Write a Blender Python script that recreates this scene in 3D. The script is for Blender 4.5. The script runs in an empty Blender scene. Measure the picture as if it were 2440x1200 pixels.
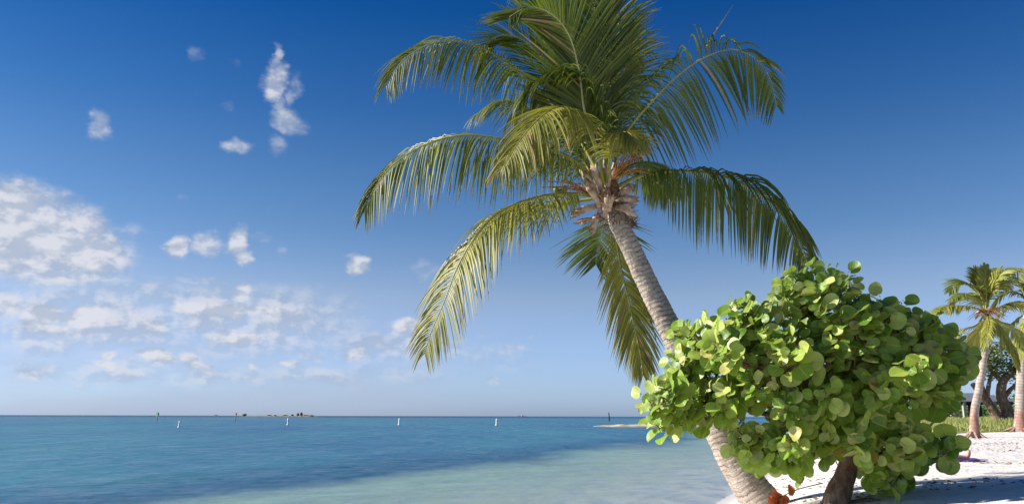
import bpy, math, random
import numpy as np
from mathutils import Vector, Matrix, noise
from math import radians as R, sin, cos, pi, exp, sqrt, atan2

random.seed(7)
SC = bpy.context.scene
COL = SC.collection

# ------------------------------------------------------------------ camera
EYE = 1.3
FPX = 2000.0
PITCH = 11.05
ROLL = 0.0025
cam_d = bpy.data.cameras.new('camera')
cam = bpy.data.objects.new('camera', cam_d)
COL.objects.link(cam)
cam_d.sensor_width = 36.0
cam_d.lens = FPX / 2440 * 36.0
cam_d.clip_start = 0.05
cam_d.clip_end = 30000
ROT = (Matrix.Rotation(R(90 + PITCH), 3, 'X') @ Matrix.Rotation(ROLL, 3, 'Z'))
cam.matrix_world = Matrix.Translation((0, 0, EYE)) @ ROT.to_4x4()
SC.camera = cam
SC.render.resolution_x = 1024
SC.render.resolution_y = 503

def ray(px, py):
    return ROT @ Vector(((px - 1220) / FPX, (600 - py) / FPX, -1.0))
def P(px, py, D):
    """point on the photograph's line of sight (px,py) at forward distance D"""
    d = ray(px, py)
    return Vector((0, 0, EYE)) + d * (D / d.y)
def G(px, py, z=0.0):
    d = ray(px, py)
    return Vector((0, 0, EYE)) + d * ((z - EYE) / d.z)
def proj(p):
    q = ROT.transposed() @ (Vector(p) - Vector((0, 0, EYE)))
    return 1220 + FPX * q.x / -q.z, 600 - FPX * q.y / -q.z, -q.z

# ------------------------------------------------------------------ colour
def L(r, g, b):
    f = lambda c: ((c / 255 + .055) / 1.055) ** 2.4 if c > 10 else c / 255 / 12.92
    return (f(r), f(g), f(b), 1)

# ------------------------------------------------------------------ sun + world
SUN = Vector((-0.88, 0.06, 0.46)).normalized()
EL = math.asin(SUN.z)
AZ = atan2(SUN.x, SUN.y)
sl = bpy.data.lights.new('sun', 'SUN')
sl.energy = 5.0
sl.angle = R(0.53)
sl.color = (1.0, 0.935, 0.84)
so = bpy.data.objects.new('sun', sl)
so.rotation_euler = SUN.to_track_quat('Z', 'Y').to_euler()
COL.objects.link(so)

SC.view_settings.view_transform = 'Standard'
SC.view_settings.look = 'None'
SC.view_settings.gamma = 1
SC.view_settings.exposure = 0.85
SC.view_settings.use_curve_mapping = False

class NT:
    """tiny node helper"""
    def __init__(s, tree):
        s.t = tree; s.n = tree.nodes; s.l = tree.links
    def add(s, typ, **kw):
        n = s.n.new(typ)
        for k, v in kw.items(): setattr(n, k, v)
        return n
    def put(s, sock, v):
        if v is None: return
        if hasattr(v, 'links') or isinstance(v, bpy.types.NodeSocket): s.l.new(v, sock)
        else: sock.default_value = v
    def math(s, op, a, b=None, c=None, clamp=False):
        n = s.add('ShaderNodeMath', operation=op, use_clamp=clamp)
        for i, v in enumerate((a, b, c)): s.put(n.inputs[i], v)
        return n.outputs[0]
    def vec(s, op, a, b=None, c=None):
        n = s.add('ShaderNodeVectorMath', operation=op)
        for i, v in enumerate((a, b, c)): s.put(n.inputs[i], v)
        return n.outputs['Value'] if op in ('LENGTH', 'DOT_PRODUCT', 'DISTANCE') else n.outputs[0]
    def sep(s, v):
        n = s.add('ShaderNodeSeparateXYZ'); s.put(n.inputs[0], v); return n.outputs
    def comb(s, x, y, z=0.0):
        n = s.add('ShaderNodeCombineXYZ')
        for i, v in enumerate((x, y, z)): s.put(n.inputs[i], v)
        return n.outputs[0]
    def noise(s, v, scale, detail=4, rough=.55, dist=0, out=0):
        n = s.add('ShaderNodeTexNoise')
        s.put(n.inputs['Vector'], v); s.put(n.inputs['Scale'], scale)
        n.inputs['Detail'].default_value = detail; n.inputs['Roughness'].default_value = rough
        n.inputs['Distortion'].default_value = dist
        return n.outputs[out]
    def mr(s, v, a, b, c=0., d=1., smooth=False):
        n = s.add('ShaderNodeMapRange')
        if smooth: n.interpolation_type = 'SMOOTHSTEP'
        for i, x in enumerate((v, a, b, c, d)): s.put(n.inputs[i], x)
        return n.outputs[0]
    def mix(s, f, a, b, mode='MIX'):
        n = s.add('ShaderNodeMix', data_type='RGBA', blend_type=mode)
        s.put(n.inputs[0], f); s.put(n.inputs[6], a); s.put(n.inputs[7], b)
        return n.outputs[2]
    def ramp(s, f, stops):
        n = s.add('ShaderNodeValToRGB'); s.put(n.inputs[0], f)
        e = n.color_ramp.elements
        while len(e) < len(stops): e.new(.5)
        for x, (p, c) in zip(e, stops): x.position = p; x.color = c
        return n.outputs[0]
    def bump(s, h, strength=.5, dist=.02, normal=None):
        n = s.add('ShaderNodeBump'); s.put(n.inputs['Height'], h)
        s.put(n.inputs['Strength'], strength); n.inputs['Distance'].default_value = dist
        if normal is not None: s.put(n.inputs['Normal'], normal)
        return n.outputs[0]

W = bpy.data.worlds.new('World'); SC.world = W; W.use_nodes = True
def build_world():
    w = NT(W.node_tree); w.n.clear()
    sky = w.add('ShaderNodeTexSky', sky_type='NISHITA')
    sky.sun_disc = False
    sky.sun_elevation = EL
    sky.sun_rotation = AZ % (2 * pi)
    sky.altitude = 0; sky.air_density = 1.0; sky.dust_density = 0.6; sky.ozone_density = 3.0
    # polarising filter of the photograph: deepens the sky with height, alike in every direction
    geo = w.add('ShaderNodeTexCoord').outputs['Generated']
    x, y, z = w.sep(geo)
    az = w.math('ARCTAN2', x, y); el = w.math('ARCSINE', z)
    p0 = w.comb(az, el)
    f = w.mr(el, 0.0, R(35), 0, 1)
    tint = w.ramp(f, [(q / 35, (a / 2, b / 2, c / 2, 1)) for q, a, b, c in SKYG])
    base = w.vec('MULTIPLY', w.vec('MULTIPLY', sky.outputs[0], tint), (2, 2, 2))
    sq = w.vec('MULTIPLY', p0, (1, 1.5, 1))
    wn = w.noise(sq, 16, 6, .6, out=1)
    wn2 = w.noise(sq, 55, 4, .6, out=1)
    wn = w.vec('SUBTRACT', wn, (.5, .5, .5)); wn2 = w.vec('SUBTRACT', wn2, (.5, .5, .5))
    p = w.vec('MULTIPLY_ADD', wn, (.045, .030, 0), p0)
    p = w.vec('MULTIPLY_ADD', wn2, (.012, .010, 0), p)
    CL = [(40,500,105,72,1.1),(120,560,130,75,1.1),(200,600,110,55,1.0),(40,610,130,60,.9),(300,565,50,38,.5),(110,650,170,24,.8),(240,650,60,22,.6),
      (15,725,42,42,.8),(105,752,50,34,1.0),(200,752,62,36,1.1),(160,785,110,22,.8),(290,748,45,28,.6),(350,780,70,34,.7),(180,806,130,12,.5),
      (520,735,150,22,1.0),(575,692,36,30,.9),(620,735,90,20,.8),(710,690,70,34,.45),(560,800,95,22,.9),(650,768,170,14,.6),(720,800,60,45,.5),(470,790,60,16,.6),
      (370,678,60,12,.5),(480,665,120,9,.45),(560,838,150,9,.4),
      (655,200,36,50,.85),(650,150,16,46,.55),(690,290,46,34,.66),(705,215,26,46,.5),(670,250,30,50,.4),(560,348,40,26,.62),(236,302,30,34,.65),(530,252,22,16,.4),(475,135,28,28,.32),(560,155,22,20,.26),(655,345,30,30,.4),
      (430,590,27,33,.9),(495,582,42,28,.6),(566,575,27,40,1.1),(580,610,25,20,.8),(622,570,32,18,.35),(675,600,20,14,.3),(850,627,30,27,.9),(425,472,20,18,.32),(645,495,20,20,.2),
      (262,852,22,16,.9),(255,875,38,14,.8),(375,855,42,20,1.1),(452,852,28,16,.7),(470,868,36,12,.6),(90,893,55,14,.6),(190,920,34,9,.45),(680,866,34,11,.7),(608,872,18,11,.6),(538,886,20,10,.55),(290,905,26,12,.4),
      (850,842,34,18,.9),(965,775,40,28,1.0),(920,815,80,30,.6),(1000,830,70,20,.4),(1015,640,40,36,.36),(1172,908,14,15,.5),(1150,800,22,20,.4),(1265,800,13,12,.5),(1215,832,42,16,.5),(735,848,50,16,.6),(110,842,14,9,.5)]
    CL += [(400,745,430,80,.62),(150,645,190,45,.48),(610,765,270,105,.62),(940,825,210,55,.56),(60,590,180,90,.6),(200,800,260,55,.58),(1180,850,140,60,.34),(30,470,60,45,1.0),(350,890,380,35,.50),(800,890,300,30,.46)]
    field = None
    for cx, cy, rx, ry, dn in CL:
        d = ray(cx, cy).normalized()
        a0 = atan2(d.x, d.y); e0 = math.asin(d.z)
        sx, sy = FPX / (rx * 1.55), FPX / (ry * 1.5)
        v = w.vec('MULTIPLY_ADD', p, (sx, sy, 0), (-a0 * sx, -e0 * sy, 0))
        m = w.mr(w.vec('LENGTH', v), 1.0, 0.15, 0, dn, smooth=True)
        field = m if field is None else w.math('MAXIMUM', field, m)
    n1 = w.noise(sq, 24, 7, .54)
    n2 = w.noise(w.vec('ADD', sq, (-.006, .010, 0)), 24, 7, .54)
    # the same kind of small clouds all round the low sky outside the frame
    low = w.math('MULTIPLY', w.mr(w.noise(w.vec('MULTIPLY', p0, (1, 2.6, 1)), 7, 5, .55), .5, .72, smooth=True),
                 w.math('MULTIPLY', w.mr(el, .02, .08, smooth=True), w.mr(el, .40, .12, smooth=True)))
    low = w.math('MULTIPLY', low, w.mr(w.math('ABSOLUTE', w.math('ADD', az, -.0)), .62, .8, smooth=True))
    field = w.math('MAXIMUM', field, w.math('MULTIPLY', low, .9))
    al = w.mr(w.math('MULTIPLY', field, w.mr(n1, .25, .75, .5, 1.35)), .14, .82, 0, .86, smooth=True)
    shade = w.mr(w.math('SUBTRACT', n1, n2), -.06, .07, 0, 1)
    shade = w.math('MULTIPLY_ADD', w.mr(field, .3, 1.1), .35, w.math('MULTIPLY', shade, .75), clamp=True)
    cloud = w.mix(shade, (2.05, 2.45, 3.2, 1), (4.3, 4.3, 4.55, 1))
    veil = w.math('MULTIPLY', w.mr(el, .19, .03, 0, 1, smooth=True), w.mr(w.noise(w.vec('MULTIPLY', p0, (1, 4, 1)), 6, 4, .5), .3, .75, .12, .60))
    veil = w.math('MULTIPLY', veil, w.mr(az, .10, -.2, .15, 1, smooth=True))
    base = w.mix(veil, base, (2.45, 2.8, 3.75, 1))
    out = w.mix(al, base, cloud)
    bg = w.add('ShaderNodeBackground'); w.l.new(out, bg.inputs[0]); bg.inputs[1].default_value = 0.1
    o = w.add('ShaderNodeOutputWorld'); w.l.new(bg.outputs[0], o.inputs[0])
SKYG = [(0.6, 0.5186, 0.6942, 1.2063), (7.9, 0.6277, 0.6103, 0.7093), (12.4, 0.3787, 0.4954, 0.6373), (15.7, 0.2831, 0.4389, 0.6045), (20.4, 0.1413, 0.3449, 0.5686), (27.0, 0.0304, 0.2458, 0.5169), (35.0, 0.0213, 0.2016, 0.4549)]
build_world()

# ------------------------------------------------------------------ materials
def mat(name, fn):
    m = bpy.data.materials.new(name); m.use_nodes = True
    w = NT(m.node_tree); w.n.clear()
    o = w.add('ShaderNodeOutputMaterial')
    w.l.new(fn(w), o.inputs[0])
    return m
def prin(w, col, rough=.6, spec=.4, normal=None, **kw):
    b = w.add('ShaderNodeBsdfPrincipled')
    w.put(b.inputs['Base Color'], col); w.put(b.inputs['Roughness'], rough)
    b.inputs['Specular IOR Level'].default_value = spec
    if normal is not None: w.put(b.inputs['Normal'], normal)
    for k, v in kw.items(): w.put(b.inputs[k], v)
    return b.outputs[0]
def leafy(w, col, tcol, tr=.35, rough=.4, spec=.5, normal=None):
    a = prin(w, col, rough, spec, normal)
    t = w.add('ShaderNodeBsdfTranslucent'); w.put(t.inputs[0], tcol)
    if normal is not None: w.put(t.inputs['Normal'], normal)
    m = w.add('ShaderNodeMixShader'); m.inputs[0].default_value = tr
    w.l.new(a, m.inputs[1]); w.l.new(t.outputs[0], m.inputs[2])
    return m.outputs[0]
def pos(w): return w.add('ShaderNodeNewGeometry').outputs['Position']
def rnd(w):
    g = w.add('ShaderNodeNewGeometry').outputs['Random Per Island']
    o = w.add('ShaderNodeObjectInfo').outputs['Random']
    return w.math('FRACT', w.math('ADD', g, o))
def plain(name, col, rough=.6, spec=.3, var=.12, scale=8):
    def f(w):
        n = w.noise(pos(w), scale, 5, .6)
        dark = tuple(c * (1 - 2 * var) for c in col[:3]) + (1,)
        lite = tuple(min(1, c * (1 + var)) for c in col[:3]) + (1,)
        c = w.mix(w.mr(n, .3, .7), dark, lite)
        return prin(w, c, rough, spec, w.bump(n, .2, .01))
    return mat(name, f)

def m_sand(w):
    p = pos(w)
    big = w.noise(p, .35, 4, .55); mid = w.noise(p, 2.2, 5, .6); fine = w.noise(p, 60, 3, .7)
    c = w.mix(w.mr(mid, .3, .7), (.74, .70, .655, 1), (.84, .80, .76, 1))
    c = w.mix(w.mr(fine, .35, .7, 0, .35), c, (.50, .44, .385, 1))
    # scattered bits of weed and shell
    v = w.add('ShaderNodeTexVoronoi'); w.put(v.inputs['Vector'], w.vec('MULTIPLY', p, (1, 1, 0))); v.inputs['Scale'].default_value = 3.2
    spk = w.math('MULTIPLY', w.mr(v.outputs['Distance'], .10, .04), w.mr(w.noise(p, 1.1, 3), .50, .62))
    c = w.mix(w.math('MULTIPLY', spk, .6), c, (.20, .15, .11, 1))
    z = w.sep(p)[2]
    wet = w.mr(w.math('ADD', z, w.mr(big, .3, .7, -.03, .03)), .05, .17, 1, 0, smooth=True)
    c = w.mix(w.math('MULTIPLY', wet, .62), c, (.46, .415, .365, 1))
    h = w.math('ADD', w.math('MULTIPLY', mid, 1.0), w.math('MULTIPLY', fine, .10))
    h = w.math('ADD', h, w.math('MULTIPLY', w.noise(p, 7, 4, .6), .55))
    nb = w.bump(h, w.mr(wet, 0, 1, .75, .12), .09)
    return prin(w, c, w.mr(wet, 0, 1, .9, .38), .35, nb)
SAND = mat('sand', m_sand)

def m_water(w):
    p = pos(w)
    x, y, z = w.sep(p)
    at = w.add('ShaderNodeAttribute'); at.attribute_name = 'depth'
    dep = at.outputs['Fac']
    wob = w.noise(w.vec('MULTIPLY', p, (.16, .06, 0)), 1, 5, .6)
    # edge of the sea grass bed, running away from the camera
    fc = w.add('ShaderNodeFloatCurve')
    cm = fc.mapping.curves[0]
    pts = [(px, G(px, py)) for px, py in ((0, 1215), (450, 1180), (800, 1148), (1100, 1112), (1300, 1085), (1450, 1068), (1600, 1048), (1690, 1030))]
    X0, X1, Y1 = -12.0, 24.0, 90.0
    pp = [((g.x - X0) / (X1 - X0), g.y / Y1) for _, g in pts]
    pp = [(0.0, pp[0][1] * .92)] + pp + [(1.0, 1.0)]
    pp = [(max(0, min(1, a)), max(0, min(1, b))) for a, b in pp]
    cm.points[0].location = pp[0]; cm.points[1].location = pp[-1]
    for a in pp[1:-1]: cm.points.new(*a)
    for q in cm.points: q.handle_type = 'VECTOR'
    fc.mapping.update()
    w.put(fc.inputs['Value'], w.mr(x, X0, X1))
    yb = w.math('MULTIPLY', fc.outputs[0], Y1)
    rel = w.math('DIVIDE', y, yb)                      # 1 at the edge, <1 on bare sand
    rel = w.math('ADD', rel, w.mr(wob,   .3, .7, -.16, .16))
    shallow = w.mr(rel, 1.12, .80, 0, 1, smooth=True)
    patch = w.noise(w.vec('MULTIPLY', p, (.05, .018, 0)), 1, 5, .6, .3)
    deepc = w.mix(w.mr(patch, .38, .62), (.035, .128, .235, 1), (.05, .19, .262, 1))
    mid = w.mr(rel, 1.0, 1.5, 1, 0, smooth=True)
    deepc = w.mix(mid, deepc, (.037, .135, .250, 1))
    sandy = w.mix(w.mr(w.noise(w.vec('MULTIPLY', p, (.35, .12, 0)), 1, 4), .35, .65), (.27, .47, .44, 1), (.36, .54, .48, 1))
    body = w.mix(shallow, deepc, sandy)
    # far bands
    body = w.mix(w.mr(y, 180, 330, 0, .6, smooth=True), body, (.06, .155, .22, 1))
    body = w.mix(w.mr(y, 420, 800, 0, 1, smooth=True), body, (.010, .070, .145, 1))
    # waves: choppy, crests across the wind
    q = w.vec('MULTIPLY', p, (1, 1.15, 0))
    h1 = w.noise(w.vec('MULTIPLY', q, (.8, 1.5, 0)), 1.6, 6, .62, .4)
    h2 = w.noise(w.vec('MULTIPLY', q, (.22, .4, 0)), 1.0, 4, .55, .3)
    h3 = w.noise(q, 9, 4, .6)
    h = w.math('ADD', w.math('MULTIPLY', h1, .20), w.math('MULTIPLY', h2, .55))
    h = w.math('ADD', h, w.math('MULTIPLY', h3, .03))
    h = w.math('ADD', h, w.math('MULTIPLY', w.noise(w.vec('MULTIPLY', q, (.45, .9, 0)), 1.0, 3, .5, .2), .5))
    dist = w.mr(y, 10, 400, 1.0, 1.9)
    calm = w.mr(dep, 0, .5, .25, 1)
    nb = w.bump(h, w.math('MULTIPLY', calm, .95), 1.0)
    d = w.add('ShaderNodeBsdfDiffuse'); w.put(d.inputs[0], body); w.put(d.inputs['Normal'], w.bump(h, .35, 1.0))
    tr = w.add('ShaderNodeBsdfTransparent'); tr.inputs[0].default_value = (.93, .98, .99, 1)
    mx = w.add('ShaderNodeMixShader'); w.put(mx.inputs[0], w.mr(w.math('POWER', w.math('MAXIMUM', dep, 0.0), .8), 0.0, .85, 0, 1))
    w.l.new(tr.outputs[0], mx.inputs[1]); w.l.new(d.outputs[0], mx.inputs[2])
    g = w.add('ShaderNodeBsdfGlossy'); g.inputs['Roughness'].default_value = .12; w.put(g.inputs['Normal'], nb)
    g.inputs[0].default_value = (.95, .97, 1, 1)
    fr = w.add('ShaderNodeFresnel'); fr.inputs[0].default_value = 1.333; w.put(fr.inputs['Normal'], nb)
    rp = w.noise(w.vec('MULTIPLY', p, (.75, .42, 0)), 1.0, 7, .72, .25)
    wl = w.noise(w.vec('MULTIPLY', p, (2.2, .95, 0)), 1.0, 5, .75, .3)
    wf = w.noise(w.vec('MULTIPLY', p, (.9, .10, 0)), 1.0, 5, .75, .3)
    wl = w.mix(w.mr(y, 22, 90, .25, .85), wl, wf)
    rp = w.math('ADD', w.math('MULTIPLY', rp, .35), w.math('MULTIPLY', wl, .65))
    rl = w.mr(rp, .40, .60, .02, .62)
    rl = w.math('MULTIPLY', rl, w.mr(fr.outputs[0], .02, .5, .25, 1.0))
    fac = rl
    m2 = w.add('ShaderNodeMixShader'); w.l.new(fac, m2.inputs[0])
    w.l.new(mx.outputs[0], m2.inputs[1]); w.l.new(g.outputs[0], m2.inputs[2])
    return m2.outputs[0]
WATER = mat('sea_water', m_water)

def m_trunk(w):
    p = w.add('ShaderNodeUVMap').outputs[0]; wp = pos(w)
    u, v, _ = w.sep(p)
    n = w.noise(wp, 5, 6, .6); f = w.noise(wp, 40, 4, .65)
    # v is metres along the stem
    wav = w.math('ADD', v, w.math('MULTIPLY', w.noise(w.vec('MULTIPLY', wp, (1, 1, 1)), 5, 4, .6), .20))
    fr = w.math('FRACT', w.math('MULTIPLY', wav, 17.0))
    line = w.mr(w.math('ABSOLUTE', w.math('SUBTRACT', fr, .5)), .36, .49)
    c = w.mix(w.mr(n, .3, .7), (.33, .27, .23, 1), (.52, .45, .39, 1))
    c = w.mix(w.math('MULTIPLY', line, w.math('MULTIPLY', w.mr(f, .3, .6, .45, 1.0), w.mr(w.noise(w.vec('MULTIPLY', p, (5, 9, 1)), 1, 4, .6), .38, .58, .1, 1.0))), c, (.12, .09, .07, 1))
    st = w.noise(w.vec('MULTIPLY', p, (26, 3, 1)), 1, 5, .7)
    c = w.mix(w.mr(st, .48, .72, 0, .7), c, (.20, .16, .13, 1))
    h = w.math('ADD', w.math('MULTIPLY', line, -.6), w.math('ADD', f, st))
    return prin(w, c, .85, .2, w.bump(h, .7, .012))
TRUNK = mat('palm_trunk_bark', m_trunk)
def m_bark(w):
    wp = pos(w); n = w.noise(w.vec('MULTIPLY', wp, (1, 1, .4)), 14, 6, .65, .5)
    c = w.ramp(n, [(.3, (.07, .042, .03, 1)), (.5, (.21, .135, .095, 1)), (.7, (.38, .28, .21, 1))])
    return prin(w, c, .85, .2, w.bump(n, .9, .03))
BARK = mat('tree_bark', m_bark)

def palm_leaf_mat(name, dark, lite, tip, trans):
    def f(w):
        uv = w.add('ShaderNodeUVMap').outputs[0]; u, v, _ = w.sep(uv)
        r = w.add('ShaderNodeNewGeometry').outputs['Random Per Island']
        n = w.noise(pos(w), 2.2, 3)
        c = w.mix(w.mr(w.math('ADD', w.math('MULTIPLY', r, .6), w.math('MULTIPLY', n, .6)), .25, .85), dark, lite)
        c = w.mix(w.math('MULTIPLY', w.mr(v, .72, 1.0, smooth=True), w.mr(r, .2, .8, .35, .95)), c, tip)
        rib = w.mr(w.math('ABSOLUTE', w.math('SUBTRACT', u, .5)), .12, .02, 0, .35)
        c = w.mix(rib, c, (lite[0] * 1.6, lite[1] * 1.4, lite[2] * 1.3, 1))
        c = w.mix(w.mr(r, .972, .978), c, (.36, .25, .11, 1))
        tc = w.mix(.5, c, trans)
        return leafy(w, c, tc, .27, .46, .45)
    return mat(name, f)
LF_DARK = palm_leaf_mat('palm_leaf_dark', (.030, .058, .006, 1), (.125, .155, .016, 1), (.20, .15, .05, 1), (.20, .32, .02, 1))
LF_MID = palm_leaf_mat('palm_leaf_mid', (.050, .080, .009, 1), (.21, .225, .026, 1), (.28, .21, .08, 1), (.32, .38, .03, 1))
LF_YEL = palm_leaf_mat('palm_leaf_yellow', (.085, .105, .012, 1), (.31, .29, .04, 1), (.33, .25, .10, 1), (.44, .42, .04, 1))
RACH = plain('palm_rib', (.28, .27, .045, 1), .45, .4, .15, 6)
RACHP = plain('palm_rib_pale', (.45, .40, .18, 1), .5, .4, .12, 6)
def m_husk(w):
    wp = pos(w); n = w.noise(wp, 9, 6, .65); s = w.noise(w.vec('MULTIPLY', wp, (40, 40, 6)), 1, 4, .6)
    c = w.ramp(n, [(.30, (.15, .07, .035, 1)), (.42, (.34, .20, .12, 1)), (.60, (.60, .48, .38, 1))])
    c = w.mix(w.mr(s, .55, .8, 0, .5), c, (.30, .17, .09, 1))
    return prin(w, c, .8, .2, w.bump(s, .6, .01))
HUSK = mat('dry_leaf_base', m_husk)
FIBRE = plain('brown_fibre', (.20, .105, .05, 1), .9, .1, .35, 30)
ORANGE = plain('dry_orange_stalk', (.45, .20, .045, 1), .7, .2, .2, 10)

def m_grape(w):
    tc = w.add('ShaderNodeUVMap').outputs[0]; u, v, _ = w.sep(tc)
    au = w.math('ABSOLUTE', w.math('SUBTRACT', u, .5))
    midrib = w.mr(au, .040, .012)
    ph = w.math('FRACT', w.math('MULTIPLY', w.math('SUBTRACT', v, w.math('MULTIPLY', au, .75)), 5.2))
    side = w.mr(w.math('ABSOLUTE', w.math('SUBTRACT', ph, .5)), .045, .01)
    side = w.math('MULTIPLY', side, w.mr(au, .46, .30, 0, .75))
    vein = w.math('MAXIMUM', midrib, side)
    r = rnd(w)
    n = w.noise(pos(w), 16, 4, .6)
    c = w.ramp(r, [(0, (.07, .16, .018, 1)), (.35, (.19, .33, .034, 1)), (.7, (.37, .48, .085, 1)), (.95, (.52, .58, .20, 1)), (.996, (.48, .42, .14, 1)), (1.0, (.42, .18, .06, 1))])
    c = w.mix(w.mr(n, .35, .75, 0, .35), c, (.08, .13, .015, 1))
    spot = w.mr(w.noise(pos(w), 70, 2), .68, .74, 0, .5)
    c = w.mix(spot, c, (.25, .13, .04, 1))
    back = w.add('ShaderNodeNewGeometry').outputs['Backfacing']
    c = w.mix(w.math('MULTIPLY', back, .5), c, (.27, .32, .11, 1))
    c = w.mix(w.math('MULTIPLY', vein, .60), c, (.50, .45, .13, 1))
    nb = w.bump(w.math('ADD', w.math('MULTIPLY', vein, -.5), n), .4, .006)
    return leafy(w, c, w.mix(.6, c, (.50, .66, .04, 1)), .27, .42, .40, nb)
GRAPE = mat('sea_grape_leaf', m_grape)
def m_deadleaf(w):
    n = w.noise(pos(w), 22, 4)
    c = w.mix(w.mr(n, .3, .7), (.42, .09, .03, 1), (.66, .23, .09, 1))
    return leafy(w, c, c, .2, .6, .2)
DEAD = mat('dry_orange_leaf', m_deadleaf)
TWIG = plain('twig_bark', (.17, .10, .055, 1), .8, .2, .3, 20)

# ------------------------------------------------------------------ object helpers
def mesh_obj(name, verts, faces, material, parent=None, uvs=None, smooth=True, loc=None, mats=None, fm=None):
    me = bpy.data.meshes.new(name)
    me.from_pydata([tuple(v) for v in verts], [], faces)
    if smooth: me.polygons.foreach_set('use_smooth', [True] * len(me.polygons))
    me.materials.append(material)
    if mats:
        for m in mats: me.materials.append(m)
        me.polygons.foreach_set('material_index', fm)
    if uvs is not None:
        ul = me.uv_layers.new(name='UVMap')
        vi = np.empty(len(me.loops), dtype=np.int32); me.loops.foreach_get('vertex_index', vi)
        ul.data.foreach_set('uv', np.asarray(uvs, dtype=np.float32)[vi].ravel())
    me.update()
    o = bpy.data.objects.new(name, me); COL.objects.link(o)
    if parent is not None:
        o.parent = parent
        o.matrix_parent_inverse = Matrix.Translation(parent.location).inverted() if parent.parent is None else Matrix.Identity(4)
    if loc is not None: o.location = loc
    return o
def tag(o, label=None, cat=None, group=None, kind=None):
    if label: o['label'] = label
    if cat: o['category'] = cat
    if group: o['group'] = group
    if kind: o['kind'] = kind
    return o
def empty(name, loc, label, cat, group=None):
    o = bpy.data.objects.new(name, None); COL.objects.link(o); o.location = loc
    o.empty_display_size = .2
    return tag(o, label, cat, group)

class MB:
    def __init__(s): s.v = []; s.f = []; s.uv = []; s.m = []
    def add(s, v, f, uv=None, mi=0):
        k = len(s.v); s.v += [Vector(a) for a in v]; s.f += [tuple(i + k for i in q) for q in f]
        s.uv += list(uv) if uv is not None else [(.5, .5)] * len(v); s.m += [mi] * len(f)
    def box(s, c, d, rz=0, mi=0):
        M = Matrix.Rotation(rz, 3, 'Z'); c = Vector(c)
        v = [c + M @ Vector((sx * d[0] / 2, sy * d[1] / 2, sz * d[2] / 2)) for sx in (-1, 1) for sy in (-1, 1) for sz in (-1, 1)]
        s.add(v, [(0, 1, 3, 2), (4, 6, 7, 5), (0, 4, 5, 1), (2, 3, 7, 6), (0, 2, 6, 4), (1, 5, 7, 3)], mi=mi)
    def tube(s, pts, rad, seg=6, uvlen=False, mi=0, cap=True):
        pts = [Vector(p) for p in pts]; n = len(pts)
        if not hasattr(rad, '__len__'): rad = [rad] * n
        ref = None; V = []; U = []; acc = 0
        for i, p in enumerate(pts):
            t = (pts[min(i + 1, n - 1)] - pts[max(i - 1, 0)]).normalized()
            if ref is None: ref = t.orthogonal().normalized()
            a = (ref - t * ref.dot(t)).normalized(); ref = a; b = t.cross(a)
            if i: acc += (p - pts[i - 1]).length
            for k in range(seg):
                th = 2 * pi * k / seg
                r = rad[i](th) if callable(rad[i]) else rad[i]
                V.append(p + (a * cos(th) + b * sin(th)) * r); U.append((k / seg, acc))
        F = [(i * seg + k, i * seg + (k + 1) % seg, (i + 1) * seg + (k + 1) % seg, (i + 1) * seg + k) for i in range(n - 1) for k in range(seg)]
        if cap: F += [tuple(range(seg - 1, -1, -1)), tuple((n - 1) * seg + k for k in range(seg))]
        s.add(V, F, U, mi)
    def lathe(s, c, prof, seg=12, mi=0):
        c = Vector(c); V = []; 
        for r, z in prof:
            for k in range(seg): V.append(c + Vector((r * cos(2 * pi * k / seg), r * sin(2 * pi * k / seg), z)))
        n = len(prof)
        F = [(i * seg + k, i * seg + (k + 1) % seg, (i + 1) * seg + (k + 1) % seg, (i + 1) * seg + k) for i in range(n - 1) for k in range(seg)]
        F += [tuple(range(seg - 1, -1, -1)), tuple((n - 1) * seg + k for k in range(seg))]
        s.add(V, F, mi=mi)
    def build(s, name, material, parent=None, smooth=True, uv=False, local=False, mats=None):
        """vertices are in world space; with a parent they are stored relative to it"""
        v = s.v
        if parent is not None and not local:
            o0 = root_loc(parent); v = [a - o0 for a in v]
        o = mesh_obj(name, v, s.f, material, None, s.uv if uv else None, smooth, mats=mats, fm=s.m if mats else None)
        if parent is not None: o.parent = parent
        return o
def root_loc(o):
    p = Vector(o.location)
    while o.parent: o = o.parent; p = p + Vector(o.location)
    return p

def catmull(P_, n):
    P_ = [Vector(p) for p in P_]
    Q = [P_[0] * 2 - P_[1]] + P_ + [P_[-1] * 2 - P_[-2]]
    out = []
    segs = len(P_) - 1
    for i in range(segs):
        m = 16
        for k in range(m):
            t = k / m; a, b, c, d = Q[i:i + 4]
            out.append(.5 * ((2 * b) + (c - a) * t + (2 * a - 5 * b + 4 * c - d) * t * t + (3 * b - a - 3 * c + d) * t ** 3))
    out.append(P_[-1])
    ln = [0]
    for i in range(1, len(out)): ln.append(ln[-1] + (out[i] - out[i - 1]).length)
    res = []; j = 0
    for k in range(n):
        s = ln[-1] * k / (n - 1)
        while j < len(out) - 2 and ln[j + 1] < s: j += 1
        f = (s - ln[j]) / max(1e-9, ln[j + 1] - ln[j])
        res.append(out[j].lerp(out[j + 1], min(1, max(0, f))))
    return res, ln[-1]

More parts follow.
